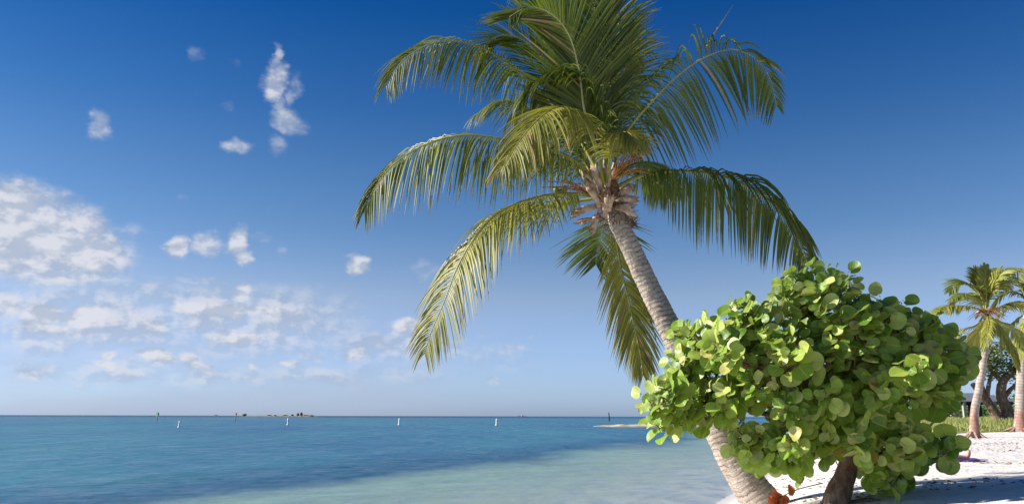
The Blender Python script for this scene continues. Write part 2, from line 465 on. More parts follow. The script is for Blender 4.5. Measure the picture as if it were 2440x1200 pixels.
# ------------------------------------------------------------------ terrain
YS = [-60, -20, 0, 5, 8, 12, 21, 30, 52, 90, 150, 260, 600, 5000]
XS = [-30, -10, -1.6, .2, 1.1, 2.6, 6.3, 10.2, 19.5, 33, 60, 110, 300, 2600]
def terr(x, y):
    x = np.asarray(x, float); y = np.asarray(y, float)
    d = (x - np.interp(y, YS, XS)) * .86
    dp = np.maximum(d, 0)
    land = .66 * (1 - np.exp(-(dp / 1.45) ** 1.25)) + .011 * np.minimum(dp, 60)
    def ss(t): t = np.clip(t, 0, 1); return t * t * (3 - 2 * t)
    land = land + .30 * ss((y - 29) / 9) * ss((d - 3) / 5)
    sea = np.minimum(d, 0)
    sea = -2.6 * (1 - np.exp(sea / 34.0))
    z = np.where(d > 0, land, sea)
    dry = ss((z - .08) / .25)
    # trodden sand
    u = (np.sin(x * 5.1 + 1.3 * np.sin(y * 3.3)) * np.sin(y * 4.7 + 1.1 * np.sin(x * 3.9)) * .012 + np.sin(x * 11.3 + y * 3) * np.sin(y * 12.1 - x * 2) * .006 + np.sin(x * 1.3 + .5) * np.sin(y * 1.1) * .025)
    return z + dry * u
def tz(x, y): return float(terr(x, y))
def grid_axis(lo, hi, c, n, k):
    a, b = math.asinh((lo - c) / k), math.asinh((hi - c) / k)
    return c + k * np.sinh(np.linspace(a, b, n))
def grid(name, xs, ys, zf, material):
    X, Y = np.meshgrid(xs, ys); Z = zf(X, Y)
    V = np.stack([X, Y, Z], -1).reshape(-1, 3)
    ny, nx = X.shape
    i = np.arange(ny - 1)[:, None] * nx + np.arange(nx - 1)[None]
    F = np.stack([i, i + 1, i + nx + 1, i + nx], -1).reshape(-1, 4)
    me = bpy.data.meshes.new(name)
    me.vertices.add(len(V)); me.vertices.foreach_set('co', V.ravel())
    me.loops.add(F.size); me.loops.foreach_set('vertex_index', F.ravel().astype(np.int32))
    me.polygons.add(len(F)); me.polygons.foreach_set('loop_start', np.arange(len(F), dtype=np.int32) * 4)
    me.polygons.foreach_set('use_smooth', [True] * len(F))
    me.update(calc_edges=True); me.validate()
    me.materials.append(material)
    o = bpy.data.objects.new(name, me); COL.objects.link(o)
    return o, V
o, _ = grid('sand_beach', grid_axis(-3000, 5000, 6, 420, 4), grid_axis(-60, 5000, 9, 440, 5), terr, SAND)
tag(o, 'white sand beach sloping down to the water', kind='structure')
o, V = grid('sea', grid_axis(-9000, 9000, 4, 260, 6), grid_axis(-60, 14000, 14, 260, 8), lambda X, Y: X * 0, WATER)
at = o.data.attributes.new('depth', 'FLOAT', 'POINT')
dp = -terr(V[:, 0], V[:, 1]); at.data.foreach_set('value', dp.astype(np.float32))
tag(o, 'blue green sea with small ripples', kind='structure')

# ------------------------------------------------------------------ fronds
def smooth_noise(seed):
    def f(s): return noise.noise(Vector((s, seed * 7.31, .37)))
    return f
palm = None
def make_frond(parent, pts, lmat, rmat, N=70, maxlen=.70, droop=.9, roll=(0, 0), side=None, r0=.026, start=.12,
               width=.030, fwd=(35, 62), vee=.25, seed=0, up_sparse=0., segs=6, name='frond', label=None, lenprof=None, clump=.10):
    rg = random.Random(seed * 13 + 5)
    if parent is palm: maxlen *= 1.30; N = int(N * 1.2); width *= .80
    C_, total = catmull(pts, 64)
    if side is None:
        side = (C_[-1] - C_[0]).cross(Vector((0, 0, 1)))
    side = Vector(side).normalized()
    mb = MB()
    mb.tube(C_, [max(.004, r0 * (1 - .86 * (i / 63) ** .75)) for i in range(64)], 6)
    fr = mb.build(name, rmat, parent)
    if label: fr['label'] = label
    lb = MB()
    nz = [smooth_noise(seed + k * 3.3) for k in range(4)]
    for i in range(N):
        s = start + (1 - start) * (i + .5) / N
        k = s * 63; a = int(min(62, k)); p = C_[a].lerp(C_[a + 1], k - a)
        T = (C_[min(63, a + 2)] - C_[max(0, a - 1)]).normalized()
        S = (side - T * side.dot(T)).normalized(); Nn = S.cross(T).normalized()
        if Nn.z < 0 and abs(T.z) < .8: pass
        ra = R(roll[0] + (roll[1] - roll[0]) * s)
        S2 = S * cos(ra) + Nn * sin(ra); N2 = Nn * cos(ra) - S * sin(ra)
        fa = R(fwd[0] + (fwd[1] - fwd[0]) * s ** 1.3)
        q = (s - start) / (1 - start)
        prof = (min(1, .45 + 2.2 * q)) * (1 - .72 * max(0, (q - .45) / .55) ** 1.6)
        for sd in (-1, 1):
            if sd > 0 and rg.random() < up_sparse: continue
            if rg.random() < .025: continue
            ln = maxlen * prof * rg.uniform(.86, 1.08)
            if sd > 0 and up_sparse > 0: ln *= .6
            cl = clump * 4 * nz[0 if sd > 0 else 1](s * 11) + rg.uniform(-.05, .05)
            d = S2 * sd * cos(fa) + T * (sin(fa) + cl) + N2 * (vee * (1 - .4 * s) + rg.uniform(-.09, .09))
            d.normalize()
            dr = droop * (1 + .5 * nz[2](s * 9 + sd)) * rg.uniform(.8, 1.25)
            wd = width * rg.uniform(.8, 1.15) * (.55 + .45 * prof)
            cur = p.copy(); V_ = []; U_ = []
            tw = rg.uniform(-.5, .5)
            bend = rg.random() < .035; kb = rg.randint(2, segs - 1)
            for j in range(segs + 1):
                t = j / segs
                dd = (d + Vector((0, 0, -1)) * dr * (.18 + .95 * t ** .8)).normalized()
                if bend and j >= kb: dd = (dd + Vector((0, 0, -1.6))).normalized()
                wv = dd.cross(N2); 
                if wv.length < .05: wv = dd.cross(T)
                wv.normalize(); nv = wv.cross(dd).normalized()
                wv2 = wv * cos(tw * t) + nv * sin(tw * t); nv2 = nv * cos(tw * t) - wv * sin(tw * t)
                ww = wd * (.45, 1, 1, .9, .7, .42, .06)[min(6, int(round(t * 6)))] * .5
                V_ += [cur - wv2 * ww + nv2 * ww * .55, cur, cur + wv2 * ww + nv2 * ww * .55]
                U_ += [(0, t), (.5, t), (1, t)]
                cur = cur + dd * (ln / segs)
            F_ = []
            for j in range(segs):
                b = j * 3; F_ += [(b, b + 1, b + 4, b + 3), (b + 1, b + 2, b + 5, b + 4)]
            lb.add(V_, F_, U_)
    lf = lb.build('leaflets', lmat, None, uv=True, smooth=True)
    o0 = root_loc(parent)
    lf.data.transform(Matrix.Translation(-o0))
    lf.parent = fr; lf['kind'] = 'stuff'
    return fr

# ------------------------------------------------------------------ main palm
PD = 9.7
def pw(lst): return [P(a, b, PD + c) for a, b, c in lst]
base_p = P(1905, 1296, PD); base_p.z = tz(base_p.x, base_p.y) - .12
palm = empty('palm_tree', (base_p.x, base_p.y, tz(base_p.x, base_p.y)), 'large leaning coconut palm behind the round leaved bush, arching fronds above the sea', 'palm tree')
tc = [(1462, 470, 0), (1475, 530, 0), (1503, 590, 0), (1545, 680, 0), (1590, 770, 0), (1633, 860, 0), (1690, 975, 0), (1745, 1090, 0), (1810, 1190, 0), (1868, 1262, 0)]
trunk_pts = [base_p] + [P(a, b, PD + c) for a, b, c in reversed(tc)]
tp, tl = catmull(trunk_pts, 430)
def trad(i):
    s = i / 429
    w0 = np.interp(s, [0, .08, .2, .3, .45, .7, .9, .97, 1], [.31, .25, .195, .168, .150, .130, .114, .13, .10])
    ring = ((s * tl * 17.0) % 1.0)
    w1 = w0 + .006 * (ring ** 2) - .003 + .004 * noise.noise(Vector((s * 40, 2, 1)))
    def f(th, w1=w1, s=s):
        return w1 * (1 + .030 * noise.noise(Vector((cos(th) * 1.2, sin(th) * 1.2, s * 30))) + .018 * noise.noise(Vector((cos(th) * 3, sin(th) * 3, s * 110))))
    return f
mb = MB(); mb.tube(tp, [trad(i) for i in range(430)], 40); mb.build('trunk', TRUNK, palm, uv=True)

FR = [
 # pts (px,py,depth offset), material, rib, kwargs
 ('left mid', [(1440,450,0),(1370,385,-.25),(1290,350,-.4),(1200,332,-.5),(1110,322,-.5),(1020,342,-.45),(940,390,-.4),(895,445,-.35),(868,505,-.3)], LF_MID, RACH, dict(N=84,maxlen=.78,droop=2.6,roll=(5,70),vee=.2,fwd=(5,48))),
 ('upper left', [(1440,440,0),(1380,330,.1),(1310,240,.2),(1240,175,.1),(1160,120,0),(1080,98,-.1),(1010,112,-.2),(955,150,-.2),(918,205,-.2)], LF_MID, RACH, dict(fwd=(5,50),N=84,maxlen=.78,droop=1.9,roll=(10,70),vee=.2)),
 ('tall front arch', [(1440,430,0),(1415,330,-.1),(1392,262,-.15),(1382,185,-.2),(1362,100,-.3),(1332,50,-.45),(1292,22,-.6),(1255,18,-.75),(1215,40,-.9)], LF_DARK, RACHP, dict(N=100,maxlen=.82,droop=.22,roll=(0,0),side=(1,.15,.25),vee=-.05,fwd=(48,62),width=.036)),
 ('small inner arch', [(1430,430,.2),(1360,250,.4),(1300,150,.5),(1250,98,.5),(1200,84,.45),(1165,100,.4),(1148,130,.35)], LF_DARK, RACHP, dict(N=80,maxlen=.62,droop=.25,side=(.5,.3,1),vee=.0,fwd=(35,60))),
 ('upright', [(1450,430,.1),(1440,300,.15),(1430,150,.2),(1415,0,.2),(1380,-150,.1),(1330,-240,0)], LF_DARK, RACH, dict(N=90,maxlen=.80,droop=.25,side=(1,.1,0),vee=.1,fwd=(50,62),width=.036)),
 ('upright right', [(1460,430,.2),(1470,300,.3),(1478,150,.35),(1470,20,.4),(1440,-90,.4),(1400,-170,.4)], LF_MID, RACH, dict(N=80,maxlen=.62,droop=.45,side=(1,.5,0),vee=.1,fwd=(52,65))),
 ('upright left', [(1430,430,.25),(1380,280,.3),(1320,140,.35),(1250,20,.3),(1180,-60,.2),(1110,-90,.1)], LF_DARK, RACH, dict(N=90,maxlen=.75,droop=.55,roll=(0,40),vee=.1,fwd=(40,62))),
 ('right upper', [(1455,420,0),(1490,320,0),(1555,240,0),(1615,180,0),(1680,136,0),(1745,118,0),(1800,140,0),(1835,188,0),(1850,252,0)], LF_DARK, RACH, dict(N=72,maxlen=.80,droop=1.6,roll=(80,75),side=(0,-1,0),vee=.05,fwd=(0,50),up_sparse=.35,width=.036)),
 ('front', [(1440,448,-.1),(1432,405,-.3),(1415,340,-.6),(1385,280,-.9),(1345,255,-1.15),(1300,270,-1.35),(1250,320,-1.5),(1215,370,-1.6),(1190,408,-1.65)], LF_YEL, RACH, dict(N=70,maxlen=.60,droop=1.9,roll=(0,20),vee=.25,fwd=(10,50),start=.3)),
 ('right mid', [(1470,445,0),(1530,418,0),(1600,408,0),(1680,412,0),(1750,430,0),(1815,465,0),(1870,520,0),(1905,575,0),(1925,630,0)], LF_DARK, RACH, dict(N=84,maxlen=.74,droop=2.8,roll=(15,55),vee=.15,fwd=(0,42),width=.034)),
 ('lower left', [(1440,470,-.1),(1360,462,-.3),(1280,470,-.45),(1200,500,-.55),(1140,555,-.6),(1092,632,-.6),(1060,715,-.6),(1028,790,-.55),(1012,842,-.5)], LF_YEL, RACH, dict(N=88,maxlen=.72,droop=1.7,roll=(0,50),vee=.15,fwd=(5,42))),
 ('lower left behind', [(1440,470,.2),(1370,480,.3),(1300,490,.4),(1220,500,.45),(1160,540,.45),(1120,600,.4),(1100,650,.4)], LF_MID, RACH, dict(N=60,maxlen=.55,droop=1.2,roll=(0,-25),vee=.2)),
 ('hanging', [(1462,520,.15),(1468,575,.35),(1480,640,.42),(1497,710,.45),(1512,780,.45),(1525,840,.42),(1532,892,.4)], LF_YEL, RACH, dict(N=66,maxlen=.55,droop=.9,side=(1,-.2,0),vee=.0,fwd=(38,62),r0=.02,start=.08,roll=(0,0))),
 ('hanging behind', [(1450,500,.3),(1440,540,.7),(1432,570,.9),(1425,600,1.0),(1420,630,1.05)], LF_DARK, RACH, dict(N=34,maxlen=.58,droop=.4,side=(1,-.2,.2),vee=.0,fwd=(15,50),r0=.016,width=.034)),
 ('back right', [(1460,440,.3),(1500,395,.8),(1540,390,1.2),(1570,420,1.5),(1590,470,1.7)], LF_DARK, RACH, dict(N=60,maxlen=.62,droop=1.3,roll=(0,10),vee=.2)),
 ('back left', [(1430,440,.4),(1350,330,.8),(1270,260,1.1),(1190,240,1.2),(1130,275,1.2)], LF_MID, RACH, dict(fwd=(10,50),N=76,maxlen=.68,droop=1.6,roll=(0,35),vee=.2)),
 ('back left low', [(1430,440,.3),(1350,380,.7),(1290,350,1.0),(1230,345,1.3),(1180,370,1.5)], LF_DARK, RACH, dict(fwd=(10,50),N=66,maxlen=.62,droop=1.6,roll=(0,20),vee=.2)),
 ('back right high', [(1460,430,.4),(1475,300,.9),(1480,190,1.2),(1480,110,1.4),(1500,100,1.7),(1520,160,1.9)], LF_DARK, RACH, dict(N=76,maxlen=.66,droop=1.25,side=(1,-.5,0),vee=.1,width=.036)),
 ('back upright', [(1450,430,.5),(1420,250,.9),(1370,100,1.2),(1300,0,1.4),(1230,-40,1.6)], LF_DARK, RACH, dict(N=84,maxlen=.72,droop=.6,roll=(0,30),vee=.15,width=.034)),
 ('inner droop', [(1445,430,-.1),(1430,300,-.05),(1390,210,.0),(1330,170,-.05),(1280,190,-.15),(1240,240,-.2)], LF_DARK, RACH, dict(N=80,maxlen=.66,droop=1.3,roll=(0,20),vee=.2,width=.034)),
 ('short front right', [(1445,445,-.05),(1450,400,-.4),(1460,345,-.75),(1478,318,-1.0),(1500,318,-1.2),(1520,345,-1.35)], LF_YEL, RACH, dict(N=50,maxlen=.42,droop=1.2,vee=.2,start=.35)),
]
for i, (lab, pts, lm, rm, kw) in enumerate(FR):
    make_frond(palm, pw(pts), lm, rm, seed=i + 1, **kw)
# unopened spear leaf and spent bare rib standing over the right frond
mb = MB(); mb.tube(pw([(1680,120,0),(1700,82,0),(1725,45,0),(1747,12,0)]), [.012,.009,.006,.002], 5)
mb.build('bare_rib', plain('bare_rib_straw', (.38,.26,.10,1)), palm)
# fibre + husks
mb = MB()
for k in range(420):
    t = random.random(); th = random.uniform(0, 2 * pi)
    c = P(1478 - 22 * t, 545 - 75 * t, PD)
    r = .14 + .05 * random.random()
    a = c + Vector((cos(th) * r, sin(th) * r, 0)); d = Vector((cos(th) * .4, sin(th) * .4, random.uniform(-.8, .9))).normalized()
    e = a + d * random.uniform(.05, .16)
    wv = d.cross(Vector((random.random(), random.random(), .3))).normalized() * .006
    mb.add([a - wv, a + wv, e], [(0, 1, 2)])
tag(mb.build('fibre', FIBRE, palm), kind='stuff')
mb = MB(); hc, _ = catmull([P(1480,548,PD), P(1468,505,PD), P(1452,455,PD), P(1442,410,PD)], 24)
mb.tube(hc, [.09 + .035 * sin(pi * i / 23) + .012 * noise.noise(Vector((i * .8, 0, 0))) for i in range(24)], 18)
mb.build('crownshaft', FIBRE, palm)
def husk(a, b, w_, curl=.6, seed=0, bow=.05):
    rg = random.Random(seed); a = Vector(a); b = Vector(b); ax = (b - a); ln = ax.length; ax.normalize()
    view = Vector((0, -1, .1)); s = ax.cross(view).normalized(); n = s.cross(ax).normalized()
    if n.y > 0: n = -n
    mb = MB(); V_ = []; nu, nv = 9, 6
    for th_ in (0, .012):
        for j in range(nu):
            t = j / (nu - 1)
            ww = w_ * (.62 + .62 * t + .12 * sin(9 * t + seed)) * (1 - .25 * max(0, t - .7)) * .5
            for k in range(nv + 1):
                q = (k / nv - .5) * 2
                ang = q * curl * 1.6
                jag = (rg.uniform(-.10, .07) if (j == nu - 1) else rg.uniform(-.008, .008))
                V_.append(a + ax * (ln * t + jag) + s * (sin(ang) / max(.3, curl * 1.6) * ww) + n * ((cos(ang) - 1) * ww * .8 + bow * sin(pi * t) - th_ + .012 * noise.noise(Vector((t * 4, q * 3, seed)))))
    m = nu * (nv + 1); F_ = []
    for j in range(nu - 1):
        for k in range(nv):
            q = j * (nv + 1) + k
            F_.append((q, q + 1, q + nv + 2, q + nv + 1)); F_.append((m + q, m + q + nv + 1, m + q + nv + 2, m + q + 1))
    for k in range(nv):
        F_.append((k, m + k, m + k + 1, k + 1)); q = (nu - 1) * (nv + 1) + k; F_.append((q, q + 1, m + q + 1, m + q))
    for j in range(nu - 1):
        q = j * (nv + 1); F_.append((q, q + nv + 1, m + q + nv + 1, m + q)); q += nv; F_.append((q, m + q, m + q + nv + 1, q + nv + 1))
    mb.add(V_, F_); return mb.build('leaf_base', HUSK, palm)
HS = [((1455,500,-.16),(1440,455,-.26),.20),((1448,505,-.20),(1452,462,-.32),.14),((1432,500,-.18),(1400,432,-.28),.15),((1418,470,-.12),(1392,412,-.2),.11),
 ((1432,455,-.14),(1412,392,-.2),.15),((1448,450,-.1),(1444,396,-.18),.13),((1462,490,-.16),(1512,510,-.24),.13),((1462,475,-.13),(1518,475,-.18),.17),
 ((1468,470,-.08),(1508,448,-.12),.14),((1475,500,-.1),(1500,490,-.25),.15),((1430,490,-.12),(1366,508,-.22),.12),((1425,505,-.12),(1410,552,-.2),.13),
 ((1500,490,-.1),(1507,520,-.12),.06),((1420,520,-.08),(1378,530,-.1),.09),((1440,520,-.14),(1446,470,-.28),.12),((1455,440,-.05),(1465,400,-.1),.12),
 ((1470,330,-.02),(1520,318,-.05),.05),((1470,455,.15),(1510,440,.3),.14),((1430,470,.15),(1395,450,.3),.14)]
for i, (a, b, w_) in enumerate(HS):
    husk(P(a[0], a[1], PD + a[2]), P(b[0], b[1], PD + b[2]), w_ * .78, curl=random.uniform(.45, .9), seed=i)
def spadix(a, ends, seed):
    rg = random.Random(seed); mb = MB()
    for e in ends:
        m = (Vector(a) + Vector(e)) / 2 + Vector((rg.uniform(-.03, .03), rg.uniform(-.05, .05), .06))
        c, _ = catmull([a, m, e], 7); mb.tube(c, [.008, .008, .007, .006, .006, .005, .003], 4)
        for k in range(3, 7):
            if rg.random() < .5: mb.lathe(c[k], [(.002, -.012), (.012, 0), (.002, .012)], 5)
    mb.build('flower_stalk', ORANGE, palm)
spadix(P(1460,430,PD-.1), [P(random.uniform(1490,1550), random.uniform(325,425), PD - random.uniform(0,.3)) for _ in range(26)], 1)
spadix(P(1410,470,PD-.1), [P(random.uniform(1285,1390), random.uniform(425,480), PD - random.uniform(0,.3)) for _ in range(22)], 2)
NUT = plain('green_coconut', (.20,.22,.05,1), .4, .4)
for k, (a, b) in enumerate(((1325,452),(1336,458),(1345,450))):
    mb = MB(); mb.lathe(P(a, b, PD-.15), [(.004,-.045),(.03,-.03),(.038,0),(.028,.03),(.004,.042)], 10); mb.build('coconut', NUT, palm)

# ------------------------------------------------------------------ sea grape bush
BD = 7.5
OUT = [(1508,960),(1540,925),(1565,895),(1590,870),(1602,830),(1588,800),(1630,762),(1680,752),(1738,760),(1733,722),(1760,703),(1800,708),(1850,690),(1868,660),(1880,640),(1915,652),(1930,630),(1960,638),(1990,638),(2030,645),(2042,680),(2085,695),(2120,700),(2150,712),(2170,738),(2205,745),(2240,748),(2272,748),(2272,782),(2312,792),(2330,840),(2322,890),(2292,930),(2290,970),(2250,990),(2230,1012),(2270,1018),(2300,1050),(2292,1090),(2240,1108),(2200,1140),(2170,1150),(2160,1190),(2110,1195),(2060,1162),(2040,1140),(2010,1130),(1960,1120),(1928,1105),(1922,1140),(1890,1150),(1840,1130),(1770,1118),(1722,1092),(1705,1072),(1732,1040),(1700,1012),(1640,1020),(1560,1030),(1538,992)]
OA = np.array(OUT, float)
def inside(x, y):
    c = False; n = len(OUT); j = n - 1
    for i in range(n):
        xi, yi = OUT[i]; xj, yj = OUT[j]
        if (yi > y) != (yj > y) and x < (xj - xi) * (y - yi) / (yj - yi) + xi: c = not c
        j = i
    return c
def edge(x, y):
    a = OA; b = np.roll(OA, -1, 0); p = np.array([x, y]); ab = b - a
    t = np.clip(((p - a) * ab).sum(1) / (ab * ab).sum(1), 0, 1)
    return float(np.sqrt((((a + ab * t[:, None]) - p) ** 2).sum(1)).min())
HOLES = [(1806,985,26,18),(2215,985,38,12),(1960,700,0,0)]
gb = P(1992, 1200, BD); gz = tz(gb.x, gb.y)
# walk along the view line until it meets the ground
for k in range(400):
    D_ = 5 + k * .02; q = P(1995, 1204, D_)
    if q.z <= tz(q.x, q.y): gb = q; break
BD0 = gb.y
print('bush base depth', BD0, 'z', gb.z)
BC = BD0 + .05
bush = empty('sea_grape_bush', (gb.x, gb.y, tz(gb.x, gb.y)), 'broad bush of large round green leaves on a short brown trunk at the right', 'bush')
rg = random.Random(21)
clusters = []
tries = 0
while len(clusters) < 820 and tries < 90000:
    tries += 1
    x = rg.uniform(1500, 2340); y = rg.uniform(625, 1200)
    if not inside(x, y): continue
    e = edge(x, y)
    if e < (24 if (y > 1010 or x > 2240) else 9): continue
    if y > 1082 and 1915 < x < 2050: continue
    if y > 1095 and x > 2160: continue
    if any(h[2] and ((x - h[0]) / (h[2] + 26)) ** 2 + ((y - h[1]) / (h[3] + 26)) ** 2 < 1 for h in HOLES): continue
    em = e / FPX * BC
    th = min(.72, 1.25 * sqrt(max(0, em * (1.25 - em)))) + .03
    th *= 1 + .75 * noise.noise(Vector((x * .013, y * .013, 3)))
    u = rg.random()
    if u < .64:
        lay = 0; D_ = BC - th * (.25 if noise.noise(Vector((x * .017, y * .021, 9))) < -.12 and e > 40 else 1)
    elif u < .80: D_ = BC + th * rg.uniform(.6, 1); lay = 1
    else: D_ = BC + th * rg.uniform(-.6, .5); lay = 2
    if x > 2090 and y > 1020: D_ += .0
    p = P(x, y, D_)
    if any((p - c[0]).length < (.074 if e > 40 else .06) for c in clusters): continue
    clusters.append((p, lay, e))
print('clusters', len(clusters), tries)
# limbs
cc = P(1960, 930, BC)
mb = MB()
tpts, _ = catmull([Vector((gb.x, gb.y, gb.z - .15)), Vector(gb) + Vector((0, 0, .06)), P(2018, 1120, BC), P(2028, 1050, BC), P(2015, 980, BC), P(1985, 930, BC)], 30)
mb.tube(tpts, [np.interp(i / 29, [0, .25, .4, .7, 1], [.16, .115, .095, .085, .05]) * (1 + .10 * noise.noise(Vector((i * .5, 0, 0)))) for i in range(30)], 14)
mb.build('trunk', BARK, bush)
limb_ends = [(1560,950,-.1),(1650,850,0),(1800,780,.1),(1930,720,-.1),(2050,740,.1),(2180,800,-.1),(2260,860,.05),(2200,1060,0),(2110,1140,-.2),(1780,1060,-.1),(1880,1090,-.3),(1850,880,-.55),(2080,900,-.55),(2000,980,-.55),(1950,850,.55),(2120,940,.5)]
limbs = []
for i, (a, b, dd) in enumerate(limb_ends):
    s0 = tpts[min(29, 17 + (i * 5) % 12)]
    e = P(a, b, BC + dd); m = s0.lerp(e, .5) + Vector((rg.uniform(-.08, .08), rg.uniform(-.08, .08), rg.uniform(-.02, .12)))
    c, _ = catmull([s0, m, e], 14); limbs += c[2:]
    mb = MB(); mb.tube(c, [.042 * (1 - .75 * k / 13) for k in range(14)], 7); mb.build('branch', BARK, bush)
leafmeshes = []
def leaf_mesh(seed):
    r_ = random.Random(seed); V_ = [(0, .06, 0)]; U_ = [(.5, .56)]
    n = 16; fold = r_.uniform(.02, .38); bend = r_.uniform(-.42, .15); ph = r_.uniform(0, 6); amp = r_.uniform(.015, .06)
    asp = r_.uniform(.92, 1.12)
    for ring, rr in ((0, .55), (1, 1.0)):
        for k in range(n):
            th = 2 * pi * k / n
            # th measured from the petiole side (-y)
            rad = .5 * (1 + .03 * sin(2 * th + ph) + .02 * sin(3 * th + ph * 2))
            if k == 0: rad *= .80 if ring else .8
            x = sin(th) * rad * rr * asp; y = -cos(th) * rad * rr + .0
            z = fold * abs(x) * 1.2 + bend * (y * y) * 1.6 + amp * ring * sin(3 * th + ph) - .12 * (x * x)
            V_.append((x, y + (.06 * (1 - rr)), z)); U_.append((.5 + x / asp, .5 + y))
    F_ = [(0, 1 + k, 1 + (k + 1) % n) for k in range(n)]
    F_ += [(1 + k, 1 + n + k, 1 + n + (k + 1) % n, 1 + (k + 1) % n) for k in range(n)]
    return V_, F_, U_
NV = 9
LV = [leaf_mesh(s) for s in range(NV)]
leaves = []    # (matrix, variant)
twigs = MB()
for p, lay, e in clusters:
    outw = (p - cc); outw = Vector((outw.x * .9, outw.y * 1.5, outw.z * 1.0)).normalized()
    ax = (outw * .9 + Vector((0, 0, .35)) + SUN * .35 + Vector((rg.gauss(0, .28), rg.gauss(0, .28), rg.gauss(0, .28)))).normalized()
    near = min(limbs, key=lambda q: (q - p).length_squared)
    tw0 = p - ax * .13
    mid = near.lerp(tw0, .6) + Vector((0, 0, -.03))
    if (near - p).length < 1.1:
        c, _ = catmull([near, mid, tw0, p + ax * .02], 7); twigs.tube(c, [.011, .010, .009, .008, .007, .006, .004], 4)
    n = rg.choice((4, 5, 5, 6))
    if lay == 2: n = 3
    if lay == 1: n = 4
    s1 = ax.orthogonal().normalized(); s2 = ax.cross(s1)
    th = rg.uniform(0, 6.28)
    for k in range(n):
        th += 2.4 + rg.uniform(-.4, .4)
        f = k / max(1, n - 1)
        size = rg.uniform(.095, .195) * (1 - .28 * f)
        if p.x > 3.4: size *= 1.12
        rdir = (s1 * cos(th) + s2 * sin(th))
        along = p + ax * (-.13 + .17 * f)
        tilt = .55 + .75 * f + rg.uniform(-.35, .35)       # how much the blade faces along the twig
        yd = (rdir * (1.15 - .35 * f) + ax * (.45 * f + .1) + Vector((0, 0, rg.uniform(-.55, .05)))).normalized()
        nrm = (ax * .6 + SUN * .95 + Vector((0, -.60, 0)) - rdir * (.2 * f) + Vector((rg.gauss(0, .52), rg.gauss(0, .48), rg.gauss(0, .52))))
        nrm = (nrm - yd * nrm.dot(yd)).normalized()
        xd = yd.cross(nrm).normalized()
        ctr = along + yd * (size * .5 + .015)
        M = Matrix(((xd.x, yd.x, nrm.x, ctr.x), (xd.y, yd.y, nrm.y, ctr.y), (xd.z, yd.z, nrm.z, ctr.z), (0, 0, 0, 1))) @ Matrix.Scale(size, 4)
        leaves.append((M, rg.randrange(NV)))
        twigs.tube([along, along + yd * .02], [.004, .003], 3, cap=False)
tag(twigs.build('twigs', TWIG, bush), kind='stuff')
# which leaves show largest: rasterise them into an id buffer
H_, W_ = 600, 1220
zb = np.full((H_, W_), 1e9); idb = np.full((H_, W_), -1)
gr = [(a / 9 - .5, b / 9 - .5) for a in range(10) for b in range(10) if (a / 9 - .5) ** 2 + (b / 9 - .5) ** 2 <= .25]
ga = np.array([(a, b, 0, 1) for a, b in [(x * 1.0, y * 1.0) for x, y in gr]])
gr2 = []
for a in np.linspace(-.48, .48, 26):
    for b in np.linspace(-.48, .48, 26):
        if a * a + b * b < .23: gr2.append((a, b, 0, 1))
ga = np.array(gr2)
RT = np.array(ROT.transposed())
for i, (M, v) in enumerate(leaves):
    w3 = (np.array(M) @ ga.T)[:3].T - np.array([0, 0, EYE])
    q = w3 @ RT.T
    px = ((1220 + FPX * q[:, 0] / -q[:, 2]) / 2).astype(int); py = ((600 - FPX * q[:, 1] / -q[:, 2]) / 2).astype(int)
    ok = (px >= 0) & (px < W_) & (py >= 0) & (py < H_)
    px, py, dz = px[ok], py[ok], -q[ok, 2]
    better = dz < zb[py, px]
    zb[py[better], px[better]] = dz[better]; idb[py[better], px[better]] = i
cnt = np.bincount(idb[idb >= 0], minlength=len(leaves))
order = np.argsort(-cnt)
print('leaves', len(leaves), 'visible', int((cnt > 6).sum()), 'size of 300th', int(cnt[order[min(299, len(order) - 1)]]))
big = set(int(k) for k in order[:300])
lm = []
for V_, F_, U_ in LV:
    o = mesh_obj('leaf', V_, F_, GRAPE, None, U_); lm.append(o.data); bpy.data.objects.remove(o)
rest = MB(); o0 = Vector(bush.location)
for i, (M, v) in enumerate(leaves):
    if i in big:
        o = bpy.data.objects.new('leaf', lm[v]); COL.objects.link(o); o.parent = bush
        o.matrix_local = Matrix.Translation(-o0) @ M
    elif True:
        V_, F_, U_ = LV[v]; rest.add([M @ Vector(a) for a in V_], F_, U_)
tag(rest.build('foliage', GRAPE, bush, uv=True), kind='stuff')
# dried orange leaves hanging low by the palm trunk
for a, b, s_, an in ((1878,1168,.11,.6),(1838,1178,.12,2.2),(1850,1188,.13,1.2),(1832,1194,.11,.2),(1858,1196,.12,2.8),(1866,1190,.10,1.8),(1845,1202,.13,.9)):
    M = Matrix.Translation(P(a + 4, b, BC + .55)) @ Matrix.Rotation(an, 4, 'Y') @ Matrix.Rotation(R(70), 4, 'X') @ Matrix.Rotation(an, 4, 'Z') @ Matrix.Diagonal((s_ * .7, s_ * 1.1, s_, 1))
    V_, F_, U_ = LV[3]
    V2 = [(x, y, z + 1.2 * x * x) for x, y, z in V_]
    mb = MB(); mb.add([M @ Vector(q) for q in V2], F_, U_); o = mb.build('leaf', DEAD, bush, uv=True); o['label'] = 'curled dry orange leaf'
mb = MB(); c, _ = catmull([P(1960,1150,BC), P(1900,1165,BC+.4), P(1850,1188,BC+.56)], 8); mb.tube(c, .006, 4); mb.build('dead_twig', TWIG, bush)
